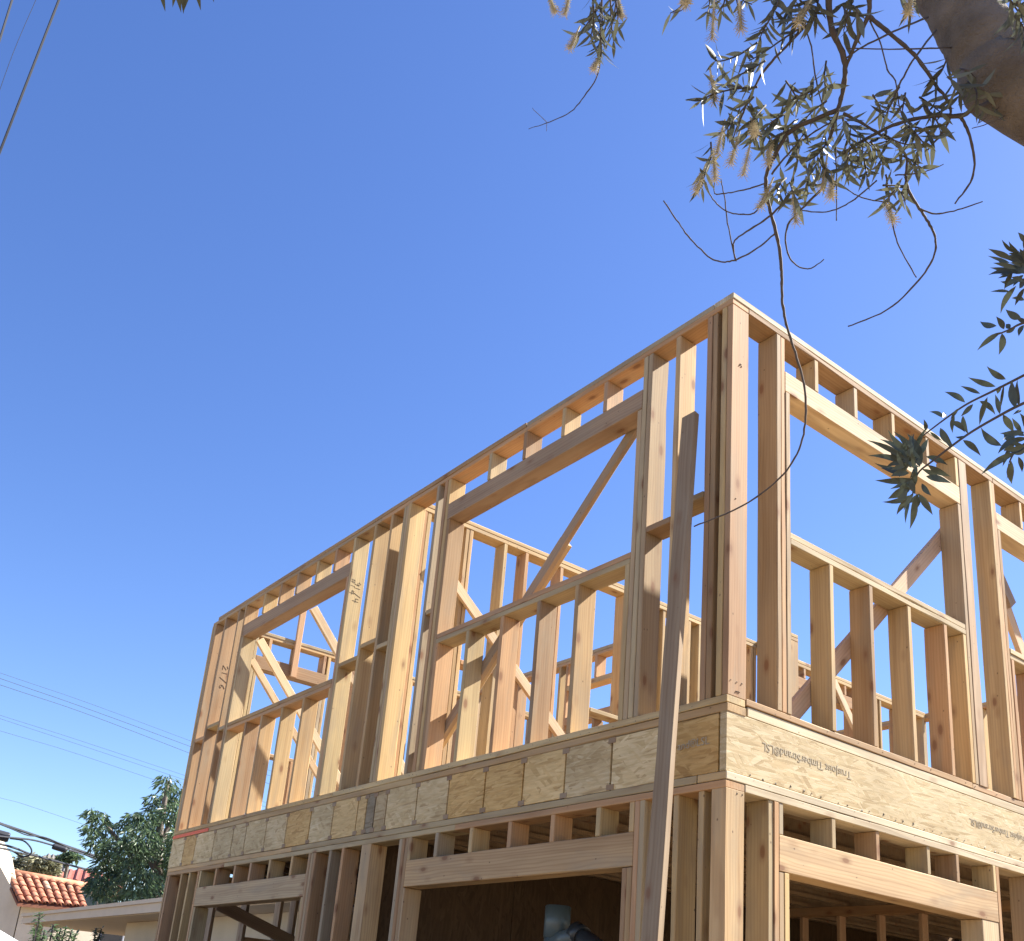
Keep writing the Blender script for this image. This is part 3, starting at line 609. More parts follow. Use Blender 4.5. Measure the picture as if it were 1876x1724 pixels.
cl = [(305, 1435, 20), (322, 1455, 24), (290, 1470, 26), (318, 1490, 30), (270, 1500, 22), (245, 1500, 18), (228, 1510, 16), (300, 1520, 40), (262, 1535, 40), (240, 1560, 38), (285, 1580, 48), (320, 1560, 44), (225, 1590, 36), (255, 1615, 42), (300, 1630, 44), (195, 1600, 30), (185, 1625, 28), (215, 1640, 30), (330, 1610, 40), (168, 1490, 15), (182, 1500, 20), (168, 1520, 18), (196, 1520, 20), (180, 1545, 22), (205, 1550, 24), (196, 1575, 20), (350, 1540, 40), (370, 1580, 44), (178, 1612, 16)]
leaf_cloud('crown', px_clumps(cl, 24, 1.0), 9500, .17, LEAFT, tree, .55, 5)['kind'] = 'stuff'
v, f = tube_data(spline([(tb.x, tb.y, 0), tuple(PX(285, 1640, 24)), tuple(PX(290, 1540, 24)), tuple(PX(308, 1430, 24))]), [.2 - .011 * i for i in range(16)], 10); mesh_obj('trunk', v, f, BARK, tree, smooth=True)
for a, b in (((285, 1640), (185, 1500)), ((288, 1600), (235, 1515)), ((290, 1560), (330, 1480)), ((286, 1640), (360, 1560))):
    v, f = tube_data(spline([PX(a[0], a[1], 24), PX((a[0] + b[0]) / 2, (a[1] + b[1]) / 2 - 8, 24.2), PX(b[0], b[1], 24)]), [.09 - .007 * i for i in range(11)], 7); mesh_obj('limb', v, f, BARK, tree, smooth=True)
ob = PX(70, 1605, 52); bush = empty('olive_bush', (ob.x, ob.y, 0), 'dusty olive bush rising behind the barrel tile roof', 'bush')
leaf_cloud('crown', px_clumps([(30, 1585, 18), (52, 1580, 20), (72, 1583, 20), (92, 1590, 16), (60, 1598, 20), (38, 1600, 14)], 52, 1.0, 2), 2600, .30, LEAFO, bush, .2, 8, .45)['kind'] = 'stuff'
v, f = tube_data([(ob.x, ob.y, 0), PX(65, 1590, 52)], [.2, .08], 8); mesh_obj('trunk', v, f, BARK, bush)
sb = PX(128, 1575, 56); bush2 = empty('dark_bush', (sb.x, sb.y, 0), 'small dark tree top in front of the dusky red roof', 'tree')
leaf_cloud('crown', px_clumps([(128, 1564, 10), (140, 1569, 8), (120, 1572, 10), (112, 1574, 7)], 56, .6, 4), 420, .30, LEAFT, bush2, .3, 9, .4)['kind'] = 'stuff'
v, f = tube_data([(sb.x, sb.y, 0), PX(126, 1575, 56)], [.2, .08], 8); mesh_obj('trunk', v, f, BARK, bush2)
def shrub(stems, d, label, seed):
    b = PX(stems[0][0], 1724, d); o = empty('shrub', (b.x, b.y, 0), label, 'shrub', 'shrubs before the cream wall'); r = random.Random(seed); lv, lf = [], []
    for sx, sy in stems:
        top = PX(sx, sy, d + r.uniform(-.2, .2)); base = Vector((b.x + r.uniform(-.15, .15), b.y + r.uniform(-.15, .15), 0)); P = spline([base, base.lerp(top, .6) + Vector((r.uniform(-.05, .05), 0, .1)), top], 12)
        v, f = tube_data(P, .012, 5); mesh_obj('stem', v, f, TWIG, o)
        n = len(P)
        for i in range(int(n * .45), n):
            for k in range(7):
                q = P[i] + (P[i - 1] - P[i]) * r.random(); dv = Vector((r.uniform(-1, 1), r.uniform(-1, 1), r.uniform(-.25, .6))).normalized(); L = r.uniform(.07, .13); s = dv.cross(Vector((0, 0, 1))).normalized() * L * .18; j = len(lv)
                lv += [q, q + dv * L * .5 + s - Vector((0, 0, .008)), q + dv * L - Vector((0, 0, .03)), q + dv * L * .5 - s - Vector((0, 0, .008))]; lf += [(j, j + 1, j + 2), (j, j + 2, j + 3)]
    mesh_obj('leaves', lv, lf, LEAFT, o)['kind'] = 'stuff'
shrub([(74, 1672), (66, 1700), (82, 1706)], 15, 'slender shrub with one tall leafy stem beside the eave end', 31)
shrub([(98, 1694), (112, 1700), (122, 1696), (132, 1704), (140, 1710), (106, 1712)], 15.6, 'bushier shrub with many upright leafy stems under the beige eave', 32)
shrub([(176, 1700), (186, 1702), (182, 1712)], 19, 'small shrub tuft hanging before the dark patio window', 33)

# white van whose roof corner shows at the lower left
v_ = RIGHT * ((18 - 938) / 1878.0) + DOWN * ((1698 - 1230) / 1878.0) + FWD; vr = CAM + v_ * ((-9.56 - CAM.x) / v_.x)
van = empty('parked_van', (-10.3, vr.y - 1.2, 0), 'white van parked at the lower left edge, only its roof corner showing', 'van')
zr = vr.z; XE = -9.4; YE = vr.y
VW = lambda u, v, z: (XE - v, YE + u, z)          # u along the heading, v across from the near side
prof = [(-4.0, .35), (-4.1, 1.0), (-3.9, zr - .06), (-3.6, zr), (-.5, zr), (-.12, zr - .03), (1.35, 1.22), (2.05, 1.05), (2.2, .85), (2.2, .35)]
inset = lambda z: .0 if z < 1.15 else .16 * (z - 1.15) / (zr - 1.15)
vs = [VW(u, inset(z), z) for u, z in prof] + [VW(u, 1.86 - inset(z), z) for u, z in prof]; n = len(prof)
fs = [tuple(range(n)), tuple(range(2 * n - 1, n - 1, -1))] + [(i, n + i, n + (i + 1) % n, (i + 1) % n) for i in range(n)]
vb = mesh_obj('body', vs, fs, VANP, van); bv = vb.modifiers.new('soft', 'BEVEL'); bv.width = .04; bv.segments = 3
def quad(name, P, m, parent, th=.012):
    P = [Vector(p) for p in P]; nn = (P[1] - P[0]).cross(P[2] - P[0]).normalized() * th
    return mesh_obj(name, [p + nn for p in P] + [p - nn for p in P], [(0, 1, 2, 3), (7, 6, 5, 4), (0, 4, 5, 1), (1, 5, 6, 2), (2, 6, 7, 3), (3, 7, 4, 0)], m, parent)
quad('windshield', [VW(.05, .27, zr - .15), VW(.05, 1.59, zr - .15), VW(1.26, 1.72, 1.30), VW(1.26, .14, 1.30)], DARKGLASS, van)
for vv, s_ in ((0, 1), (1.86, -1)):
    quad('side_window', [VW(-1.0, vv + s_ * .125, zr - .16), VW(-.14, vv + s_ * .125, zr - .16), VW(.95, vv + s_ * .012, 1.25), VW(-1.0, vv + s_ * .012, 1.25)], DARKGLASS, van)
    for uu in (1.35, -3.0):
        v, f = tube_data([VW(uu, vv + s_ * .22, .34), VW(uu, vv - s_ * .01, .34)], .34, 24); wh = mesh_obj('wheel', v, f, RUBBER, van, origin=VW(uu, vv, .34)); v, f = tube_data([VW(uu, vv + s_ * .2, .34), VW(uu, vv - s_ * .02, .34)], .2, 16); mesh_obj('rim', v, f, HUBM, wh)

# ------------------------------------------------------------------ overhead lines
def wire(name, pts, r, label, cat='cable', group=None, n=5):
    P = [PX(*p) for p in pts]; P = [P[0] + (P[0] - P[1]) * 3] + P + [P[-1] + (P[-1] - P[-2]) * 1.5]
    v, f = tube_data(spline(P, 6), r, n); o = mesh_obj(name, v, f, CABLE, origin=tuple(P[1])); return tag(o, label, cat, group)
wire('service_wire', [(-30, 355, 8.0), (40, 175, 8.4), (112, -10, 9)], .0085, 'thick dark service wire crossing the upper left corner, lowest of the steep ones', 'cable', 'service wires at the upper left')
wire('service_wire', [(-20, 135, 8.6), (2, 65, 8.8), (26, -12, 9.2)], .008, 'dark service wire cutting the very top left corner', 'cable', 'service wires at the upper left')
wire('service_wire', [(-20, 220, 14), (25, 95, 14.5), (70, -10, 15)], .003, 'hair thin faint wire between the two dark service wires', 'cable', 'service wires at the upper left')
FP = 'thin power lines behind the left end of the frame'
for i, (a, b, c_, lab) in enumerate([((-20, 1226), (170, 1291), (420, 1384), 'topmost of the thin power lines running behind the frame'), ((-20, 1236), (170, 1302), (420, 1394), 'second thin power line from the top, close under the first'), ((-20, 1248), (170, 1312), (420, 1408), 'third thin power line, last of the upper bunch'),
    ((-20, 1304), (150, 1358), (420, 1448), 'upper wire of the faint middle pair of power lines'), ((-20, 1310), (150, 1366), (420, 1456), 'lower wire of the faint middle pair of power lines'), ((-20, 1333), (150, 1384), (420, 1476), 'single thin power line just below the middle pair'), ((-20, 1456), (70, 1482), (330, 1572), 'lowest thin power line, running into the leafy tree')]):
    wire('power_line', [(a[0], a[1], 46), (b[0], b[1], 50), (c_[0], c_[1], 56)], .008 + .003 * (i in (1, 2)), lab, 'power line', FP, 4)
TC = 'thick communication cables before the tiled roofs'
wire('thick_cable', [(-20, 1502, 27), (60, 1529, 28), (130, 1553, 29), (260, 1597, 31)], .034, 'thickest cable, upper one running down into the leafy tree', 'cable', TC, 6)
wire('thick_cable', [(20, 1518, 27), (50, 1530, 27.6), (85, 1535, 28.3), (135, 1557, 29)], .016, 'thin cable joining the thickest one in mid span', 'cable', TC, 6)
wire('thick_cable', [(16, 1534, 27), (60, 1539, 27.6), (98, 1549, 28.3), (150, 1564, 29), (240, 1592, 31)], .022, 'cable that carries the second splice case', 'cable', TC, 6)
wire('thick_cable', [(-20, 1541, 27), (25, 1553, 27.4), (62, 1567, 28), (110, 1580, 29), (200, 1604, 31)], .028, 'lower heavy cable under the loop', 'cable', TC, 6)
wire('thick_cable', [(-20, 1549, 27), (30, 1561, 27.4), (62, 1568, 28)], .018, 'short cable just under the lower heavy cable', 'cable', TC, 6)
lp = [PX(x, y, 27.5) for x, y in ((18, 1536), (42, 1540), (54, 1550), (58, 1560), (52, 1568), (38, 1569), (28, 1562), (14, 1556), (-14, 1552))]
v, f = tube_data(spline(lp), .02, 6); tag(mesh_obj('cable_loop', v, f, CABLE, origin=tuple(lp[0])), 'slack loop of cable hanging from the splice case at the left edge', 'cable')
def splice(a, b, d, r, label):
    A, B = PX(a[0], a[1], d), PX(b[0], b[1], d); dv = (B - A).normalized(); v, f = tube_data([A, A + dv * .04, B - dv * .04, B], [r * .8, r, r, r * .8], 12)
    o = mesh_obj('splice_case', v, f, CABLE, origin=tuple(A)); tag(o, label, 'splice case')
splice((-20, 1525), (17, 1535), 27.3, .12, 'bulky black splice case at the left edge of the cables')
splice((96, 1550), (122, 1558), 28.2, .075, 'slim black splice case on the cable near the leafy tree')

# ------------------------------------------------------------------ foreground bottlebrush tree
tbx = Vector((3.75, -.55, 0))
FT = empty('bottlebrush_tree', tuple(tbx), 'foreground bottlebrush tree with thick trunk, hanging twigs and faded flower spikes', 'tree')
tr = [tbx, Vector((3.65, -.7, 1.2)), Vector((3.3, -1.0, 2.4)), Vector((2.87, -1.40, 3.02)), PX(1885, 172, 3.0), PX(1835, 125, 3.05), PX(1794, 70, 3.1), PX(1750, 0, 3.2), PX(1690, -90, 3.35), PX(1600, -230, 3.6), PX(1480, -420, 3.9)]
rp = spline(tr, 8); nr = len(rp); rad = []
for i in range(nr):
    t_ = i / (nr - 1); rad.append((.118 - .062 * t_) * (1 + .025 * math.sin(i * 1.1) + rnd.uniform(-.015, .015)))
v, f = tube_data(rp, rad, 26)
for i in range(nr * 26): v[i] = v[i] + Vector((rnd.uniform(-1, 1), rnd.uniform(-1, 1), rnd.uniform(-1, 1))) * .0022
mesh_obj('trunk', v, f, BARK, FT, smooth=True)
Zf = lambda x, y: (1180 + x / 2.695, y / 2.695)
def branch(pts, r0, r1, z=True, dz=0.0, d=2.9, name='branch', dvar=.0):
    P = []
    for i, p in enumerate(pts):
        x, y = Zf(*p[:2]) if z else p[:2]; P.append(PX(x, y, (p[2] if len(p) > 2 else d) + dz + rnd.uniform(-dvar, dvar)))
    Q = spline(P, 6); n = len(Q); Q = [q + Vector((rnd.uniform(-1, 1), rnd.uniform(-1, 1), rnd.uniform(-1, 1))) * .0008 for q in Q]; v, f = tube_data(Q, [rnd.uniform(.56, .72) * (r0 + (r1 - r0) * i / (n - 1)) for i in range(n)], 7)
    o = mesh_obj(name, v, f, TWIG, FT, smooth=True, origin=tuple(Q[0])); return o, Q
BR = []
BR.append(branch([(930, -120), (912, 0), (930, 150), (985, 280), (990, 400), (962, 530), (930, 640), (905, 720)], .013, .006))
BR.append(branch([(1110, -120), (1112, 0), (1105, 80), (1045, 210), (1000, 330), (975, 430)], .010, .005))
BR.append(branch([(1108, 80), (1220, 170), (1350, 290), (1440, 420), (1500, 500), (1510, 580), (1460, 670), (1390, 750)], .008, .003))
BR.append(branch([(960, 540), (840, 590), (720, 650), (660, 740), (605, 860), (605, 960), (625, 1050), (652, 1150), (672, 1260), (680, 1360), (682, 1480), (702, 1600), (745, 1740), (790, 1900), (795, 2090), (755, 2240), (660, 2370), (480, 2500), (245, 2600)], .009, .0032))
BR.append(branch([(1785, 480, 3.0), (1650, 530), (1560, 572), (1440, 572), (1280, 602), (1120, 672), (980, 760)], .010, .005))
BR.append(branch([(1560, 572), (1600, 650), (1632, 790), (1610, 900), (1535, 1005)], .006, .003))
BR.append(branch([(1290, 870), (1310, 950), (1360, 1030), (1410, 1110), (1440, 1190), (1420, 1290), (1340, 1400), (1200, 1530), (1005, 1612)], .006, .0026))
BR.append(branch([(1195, 860), (1205, 960), (1225, 1090), (1260, 1220), (1345, 1370)], .004, .0022))
BR.append(branch([(1360, 1030), (1440, 1055), (1550, 1035), (1670, 995)], .0035, .002))
BR.append(branch([(880, 930), (780, 1030), (710, 1110), (700, 1200), (730, 1290), (810, 1328), (890, 1280)], .005, .002))
BR.append(branch([(95, 990), (160, 1085), (230, 1180), (330, 1275), (400, 1293), (470, 1275), (560, 1225), (650, 1150)], .0025, .0035))
BR.append(branch([(455, 1290), (442, 1230), (455, 1180), (560, 1110), (640, 1050), (720, 960)], .0025, .0045))
BR.append(branch([(380, 885), (398, 980), (412, 1100), (450, 1285)], .002, .003))
BR.append(branch([(350, 890), (350, 955), (430, 950), (520, 930), (600, 905)], .002, .003))
BR.append(branch([(305, 900), (330, 970), (400, 1040), (480, 1058), (545, 1050), (600, 960)], .002, .003))
BR.append(branch([(780, 1038), (880, 1048), (980, 1020), (1070, 960), (1150, 890)], .0022, .003))
BR.append(branch([(800, 120), (700, 230), (600, 340), (540, 440), (470, 600), (440, 680)], .006, .003))
BR.append(branch([(780, 100), (825, 230), (850, 400), (885, 540)], .003, .0025))
BR.append(branch([(1440, 150, 3.05), (1340, 280), (1270, 400), (1200, 560)], .004, .003))
BR.append(branch([(1520, 235, 3.05), (1350, 240), (1180, 242), (1000, 238)], .003, .002))
BR.append(branch([(1400, 85, 3.1), (1260, 145), (1080, 230), (980, 300)], .004, .003))
BR.append(branch([(1115, 100), (1165, 210), (1200, 340), (1240, 400), (1260, 520), (1290, 620)], .003, .002))
BR.append(branch([(1820, 545, 2.98), (1740, 595), (1620, 634)], .002, .0015)); BR.append(branch([(1780, 500, 2.98), (1720, 560), (1655, 605)], .002, .0015))
BR.append(branch([(945, 700), (950, 900), (950, 1090)], .003, .002)); BR.append(branch([(1000, 935), (1090, 980), (1210, 1000)], .002, .0025)); BR.append(branch([(1480, 810), (1380, 850), (1240, 865)], .0015, .003))
BR.append(branch([(630, 860), (730, 740), (830, 660), (930, 600)], .004, .003)); BR.append(branch([(985, 560), (1060, 600), (1160, 660), (1290, 760), (1290, 870)], .006, .004))
# the hanging end above the roof corner and the left sprigs
BR.append(branch([(1100, -60), (1103, 30), (1098, 125), (1075, 170), (1045, 205), (1000, 226), (968, 236)], .004, .0012, z=False, d=3.2)); BR.append(branch([(1002, 224), (975, 198)], .0014, .001, z=False, d=3.2)); BR.append(branch([(1002, 224), (1001, 240)], .0014, .001, z=False, d=3.2))
BR.append(branch([(1085, -60), (1092, 20), (1075, 45), (1057, 70)], .004, .002, z=False, d=3.2)); BR.append(branch([(1125, -60), (1128, 10), (1118, 60), (1110, 90)], .004, .002, z=False, d=3.25)); BR.append(branch([(1000, -60), (1006, 0)], .003, .002, z=False, d=3.25)); BR.append(branch([(1040, -60), (1042, 0)], .003, .002, z=False, d=3.25))
BR.append(branch([(1270, -60), (1256, 10), (1232, 24)], .003, .0015, z=False, d=3.2)); BR.append(branch([(1330, -60), (1350, 0), (1352, 25)], .004, .002, z=False, d=3.2)); BR.append(branch([(1300, -60), (1310, 5), (1305, 25)], .003, .002, z=False, d=3.2))

def leaf_verts(L, W, bend=.12, n=5, fold=.18, sweep=0.0):
    vs = [(0, 0, 0)]; fs = []
    for i in range(1, n):
        t = i / n; wv = W * .5 * math.sin(math.pi * t ** .8) ** 1.15; z = -bend * L * t * t; sw = sweep * L * (t * t - t)
        vs += [(t * L, sw - wv, z + fold * wv), (t * L, sw, z), (t * L, sw + wv, z + fold * wv)]
    vs.append((L, 0, -bend * L)); e_ = len(vs) - 1
    fs += [(0, 2, 1), (0, 3, 2)]
    for i in range(n - 2):
        a = 1 + 3 * i; fs += [(a, a + 1, a + 4, a + 3), (a + 1, a + 2, a + 5, a + 4)]
    a = 1 + 3 * (n - 2); fs += [(a, a + 1, e_), (a + 1, a + 2, e_)]
    return vs, fs
LM = []
for L, W, bn in ((1, .20, .10), (1, .16, .22), (1, .24, .05), (1, .18, -.1)):
    me = bpy.data.meshes.new('leaf'); a, b = leaf_verts(L, W, bn); me.from_pydata(a, [], b); me.materials.append(LEAF); me.polygons.foreach_set('use_smooth', [True] * len(me.polygons)); LM.append(me)
LMD = LM[0].copy(); LMD.materials.clear(); LMD.materials.append(LEAFD)  # darker leaf copy, backlit silhouette put into the colour
leafcount = 0; extra_v, extra_f = [], []; src = [leaf_verts(1, .20, .10), leaf_verts(1, .16, .22)]
def frame(P, d_, up, L):
    ex = d_.normalized(); ey = up.cross(ex)
    ey = ey.normalized() if ey.length > 1e-4 else ex.orthogonal().normalized(); ez = ex.cross(ey); M = Matrix((ex * L, ey * L, ez * L)).transposed().to_4x4(); M.translation = P; return M
def leaf(P, d_, up, L, parent, me=None):
    global leafcount
    M = frame(P, d_, up, L)
    if leafcount < 296:
        o = bpy.data.objects.new('leaf', me or rnd.choice(LM)); o.matrix_basis = M; link(o, parent); o.matrix_parent_inverse = (parent.matrix_basis.inverted() if parent.type != 'EMPTY' else Matrix.Translation(-Vector(parent.location))); leafcount += 1
    else:
        a, b = rnd.choice(src); k = len(extra_v); extra_v.extend([M @ Vector(p) for p in a]); extra_f.extend([tuple(k + q for q in f_) for f_ in b])
# --- big near leaves at the right, listed one by one (base and tip seen in the photo)
Zr = lambda x, y: (1500 + x / 2.652, 350 + y / 2.652)
def near_branch(pts, d, r0, r1):
    P = [PX(*Zr(*p), d) for p in pts]; Q = spline(P, 5); n = len(Q); v, f = tube_data(Q, [r0 + (r1 - r0) * i / (n - 1) for i in range(n)], 6); return mesh_obj('branch', v, f, TWIG, FT, smooth=True, origin=tuple(Q[0]))
nb1 = near_branch([(1180, 800), (997, 895), (860, 965), (720, 1035), (610, 1110), (505, 1190)], 2.35, .0032, .0015); nb2 = near_branch([(1180, 950), (997, 1030), (880, 1090), (720, 1185), (555, 1310), (480, 1375), (455, 1480)], 2.3, .0034, .0016)
nb3 = near_branch([(1200, 590), (997, 640), (930, 672), (860, 700)], 2.3, .003, .0015); nb4 = near_branch([(1200, 300), (1060, 350), (960, 390), (920, 400)], 2.4, .003, .0015); nb5 = near_branch([(1200, 1130), (1060, 1190), (960, 1260), (925, 1320)], 2.25, .003, .0015)
near = {id(nb1): (nb1, 2.35, [((910, 915), (815, 850), 30), ((860, 950), (725, 905), 28), ((785, 985), (688, 950), 20), ((712, 1028), (610, 975), 28), ((610, 1105), (535, 1072), 20), ((602, 1100), (612, 1066), 24), ((750, 1035), (690, 1095), 24), ((820, 1000), (780, 1140), 26), ((780, 1020), (855, 1085), 26), ((900, 940), (885, 1070), 14), ((886, 945), (866, 992), 22), ((700, 1090), (732, 1182), 26), ((660, 1090), (655, 1172), 22), ((640, 1120), (712, 1172), 28), ((590, 1150), (656, 1242), 34), ((520, 1165), (510, 1112), 20), ((680, 1055), (640, 1110), 16), ((540, 1170), (600, 1215), 16)]),
        id(nb2): (nb2, 2.3, [((880, 1085), (855, 985), 24), ((895, 1085), (948, 1168), 36), ((955, 1055), (936, 920), 42), ((975, 1045), (966, 915), 26), ((985, 1065), (950, 1078), 16), ((720, 1190), (665, 1196), 18), ((700, 1210), (782, 1286), 30), ((640, 1250), (600, 1200), 18),
            ((500, 1330), (420, 1180), 42), ((480, 1300), (340, 1160), 34), ((440, 1290), (300, 1200), 30), ((430, 1310), (235, 1210), 28), ((430, 1330), (235, 1285), 28), ((430, 1350), (270, 1320), 22), ((470, 1400), (268, 1412), 34), ((470, 1390), (335, 1445), 26), ((450, 1440), (338, 1492), 70), ((460, 1475), (308, 1510), 28), ((465, 1480), (440, 1645), 34), ((460, 1480), (375, 1582), 30), ((445, 1500), (420, 1612), 18), ((485, 1470), (550, 1578), 34), ((500, 1420), (548, 1482), 26), ((520, 1385), (636, 1412), 34), ((530, 1330), (642, 1382), 34), ((520, 1290), (632, 1332), 28), ((500, 1280), (532, 1200), 30), ((470, 1260), (522, 1150), 24), ((460, 1300), (448, 1180), 36), ((400, 1300), (372, 1200), 24), ((450, 1400), (472, 1475), 60), ((500, 1350), (602, 1422), 26), ((420, 1330), (345, 1245), 30), ((440, 1370), (345, 1390), 50), ((470, 1340), (370, 1170), 40), ((400, 1380), (300, 1345), 30), ((470, 1420), (380, 1450), 60)]),
        id(nb3): (nb3, 2.3, [((885, 685), (768, 776), 26), ((890, 690), (875, 796), 32), ((900, 672), (864, 610), 40), ((865, 655), (780, 632), 28), ((910, 690), (962, 652), 34), ((985, 620), (910, 575), 34), ((997, 650), (972, 708), 28), ((930, 670), (905, 640), 24), ((1010, 635), (960, 610), 22)]),
        id(nb4): (nb4, 2.4, [((940, 330), (825, 283), 26), ((930, 350), (820, 314), 16), ((920, 372), (858, 330), 22), ((960, 400), (825, 412), 30), ((960, 390), (830, 374), 20), ((980, 310), (922, 250), 20), ((950, 300), (888, 232), 16), ((997, 250), (968, 200), 24), ((970, 430), (910, 468), 24), ((960, 460), (885, 592), 28), ((930, 490), (838, 484), 16), ((1000, 530), (940, 518), 40), ((990, 350), (900, 332), 22), ((997, 440), (940, 420), 26), ((1000, 470), (950, 560), 22), ((960, 380), (850, 352), 22), ((980, 420), (870, 440), 24), ((1005, 380), (935, 300), 30), ((1010, 420), (960, 480), 30), ((1010, 300), (990, 215), 24), ((990, 400), (900, 385), 34)]),
        id(nb5): (nb5, 2.25, [((890, 1238), (796, 1152), 36), ((930, 1240), (890, 1335), 22), ((1000, 1172), (882, 1170), 30), ((982, 1212), (918, 1210), 24), ((960, 1270), (788, 1372), 34), ((935, 1310), (940, 1432), 34), ((922, 1320), (912, 1395), 12), ((1010, 1230), (890, 1250), 26), ((1010, 1260), (930, 1275), 30), ((1000, 1190), (925, 1165), 26), ((970, 1290), (990, 1360), 24), ((895, 1240), (955, 1258), 22)])}
for nb_, c_, n_, a0_, a1_, ln in ((nb2, (450, 1320), 26, 85, 300, 105), (nb4, (985, 370), 16, 110, 270, 95), (nb5, (985, 1215), 10, 130, 260, 105), (nb2, (455, 1440), 6, 60, 150, 95)):
    L_ = near[id(nb_)][2]
    for _ in range(n_):
        an = math.radians(rnd.uniform(a0_, a1_)); l_ = ln * rnd.uniform(.65, 1.1); p_ = (c_[0] + rnd.uniform(-45, 45), c_[1] + rnd.uniform(-45, 45)); L_.append((p_, (p_[0] + math.cos(an) * l_, p_[1] + math.sin(an) * l_), rnd.uniform(18, 32)))
for o_, d, L_ in near.values():
    for (bx_, by_), (tx_, ty_), w_ in L_:
        dd = d + rnd.uniform(-.07, .07); A = PX(*Zr(bx_, by_), dd); B = PX(*Zr(tx_, ty_), dd + rnd.uniform(-.03, .03)); L = (B - A).length; W = w_ / 2.652 / 1878 * dd
        me = bpy.data.meshes.new('leaf'); a, b = leaf_verts(1, min(.38, W / L * .88), rnd.uniform(-.15, .2), 7, rnd.uniform(.05, .5), rnd.uniform(-.45, .45)); me.from_pydata(a, [], b); me.materials.append(LEAFD); me.polygons.foreach_set('use_smooth', [True] * len(me.polygons))
        vdir = (CAM - A).normalized(); up = (vdir + Vector((rnd.uniform(-.35, .35), rnd.uniform(-.35, .35), rnd.uniform(-.2, .5)))).normalized()
        leaf(A, B - A, up, L, o_, me)
# --- smaller leaves on the flowering sprigs
def sprig(pts, n, Lpx, d=2.9, z=True, spread=1.0, back=.25):
    """leafy sprig along photo points: twig plus leaves in a loose spiral pointing towards the tip"""
    P = []
    for p in pts:
        x, y = Zf(*p) if z else p; P.append(PX(x, y, d + rnd.uniform(-.08, .08)))
    Q = spline(P, 6); m_ = len(Q); v, f = tube_data(Q, [.0026 - .0014 * i / (m_ - 1) for i in range(m_)], 5); o = mesh_obj('branch', v, f, TWIG, FT, smooth=True, origin=tuple(Q[0]))
    for i in range(n):
        t = (i + rnd.random()) / n * (m_ - 1.001); k = int(t); q = Q[k].lerp(Q[k + 1], t - k); ax = (Q[k + 1] - Q[k]).normalized(); an = i * 2.4 + rnd.uniform(-.4, .4); a = ax.orthogonal().normalized(); b = ax.cross(a)
        rv = a * math.cos(an) + b * math.sin(an); dv = (ax * rnd.uniform(.35, .9) + rv * .8 * spread + Vector((rnd.uniform(-.25, .25), rnd.uniform(-.25, .25), -.35))).normalized(); L = Lpx * rnd.uniform(.65, 1.2) / 1878 * d
        leaf(q, dv, (ax - dv * .3).normalized(), L, o)
    return o
SP = [([(800, 120), (690, 190), (590, 260), (520, 300)], 16), ([(640, 60), (600, 130), (570, 190)], 12), ([(560, 210), (470, 270), (390, 300), (350, 300)], 14), ([(600, 300), (530, 340), (470, 370)], 14), ([(560, 430), (440, 440), (330, 470), (280, 500)], 18), ([(540, 480), (470, 560), (420, 620), (390, 660)], 22),
      ([(480, 430), (400, 420), (340, 410)], 10), ([(600, 520), (540, 590), (520, 660)], 18), ([(700, 560), (620, 610), (560, 670)], 18), ([(740, 600), (690, 650), (640, 720)], 16), ([(720, 640), (640, 690), (600, 740)], 12), ([(850, 440), (760, 480), (700, 520)], 14), ([(900, 500), (820, 560), (780, 620)], 16), ([(700, 400), (740, 460), (770, 520)], 12),
      ([(900, 300), (890, 380), (900, 430)], 14), ([(960, 540), (900, 640), (870, 720)], 18), ([(980, 580), (1000, 660), (1020, 720)], 18), ([(990, 600), (1060, 660), (1120, 720)], 18), ([(905, 700), (860, 760), (800, 800)], 18), ([(930, 720), (990, 780), (1060, 800)], 16), ([(1120, 700), (1160, 760), (1180, 820)], 16), ([(1060, 720), (1090, 800), (1100, 880)], 16), ([(1020, 740), (1000, 800), (980, 860)], 14), ([(1180, 660), (1250, 700), (1330, 720)], 16), ([(1300, 620), (1350, 670), (1390, 720)], 16), ([(1280, 770), (1330, 800), (1370, 830)], 14), ([(1290, 620), (1380, 640), (1430, 700)], 10),
      ([(1260, 430), (1230, 490), (1200, 560)], 14), ([(1290, 460), (1280, 520), (1270, 570)], 10), ([(1130, 470), (1160, 520), (1170, 570)], 10), ([(1360, 480), (1420, 520), (1470, 560)], 10), ([(1380, 520), (1440, 590), (1460, 640)], 10), ([(1500, 280), (1470, 350), (1440, 390)], 10), ([(1500, 380), (1540, 420), (1560, 470)], 8), ([(1600, 400), (1640, 450), (1640, 520)], 10), ([(1660, 430), (1700, 470), (1715, 520)], 8), ([(1560, 340), (1600, 350), (1640, 390)], 6),
      ([(860, 800), (820, 860), (800, 930)], 14), ([(700, 880), (660, 920), (620, 980)], 14), ([(720, 900), (740, 960), (760, 1010)], 12), ([(860, 780), (890, 840), (920, 900)], 14), ([(800, 640), (760, 720), (760, 800)], 14), ([(980, 20), (1000, 90), (985, 150)], 12), ([(1000, 10), (1040, 40), (1060, 80)], 10), ([(800, 10), (780, 60), (740, 110)], 16), ([(860, 0), (850, 60), (830, 110)], 14), ([(760, -20), (730, 40), (690, 90)], 12), ([(650, -20), (660, 20), (640, 60)], 10),
      ([(330, 700), (330, 780), (300, 860), (285, 930)], 16), ([(1260, 920), (1220, 960), (1195, 1010)], 8), ([(1250, 930), (1280, 970), (1290, 1010)], 7), ([(1180, 915), (1230, 916), (1300, 915)], 6), ([(1330, -20), (1320, 30), (1310, 70)], 8), ([(1800, -10), (1850, 60), (1880, 120)], 16), ([(1830, 80), (1870, 130), (1890, 190)], 12), ([(1840, 10), (1880, 40)], 10)]
for pts, n in SP: sprig(pts, n, 36)
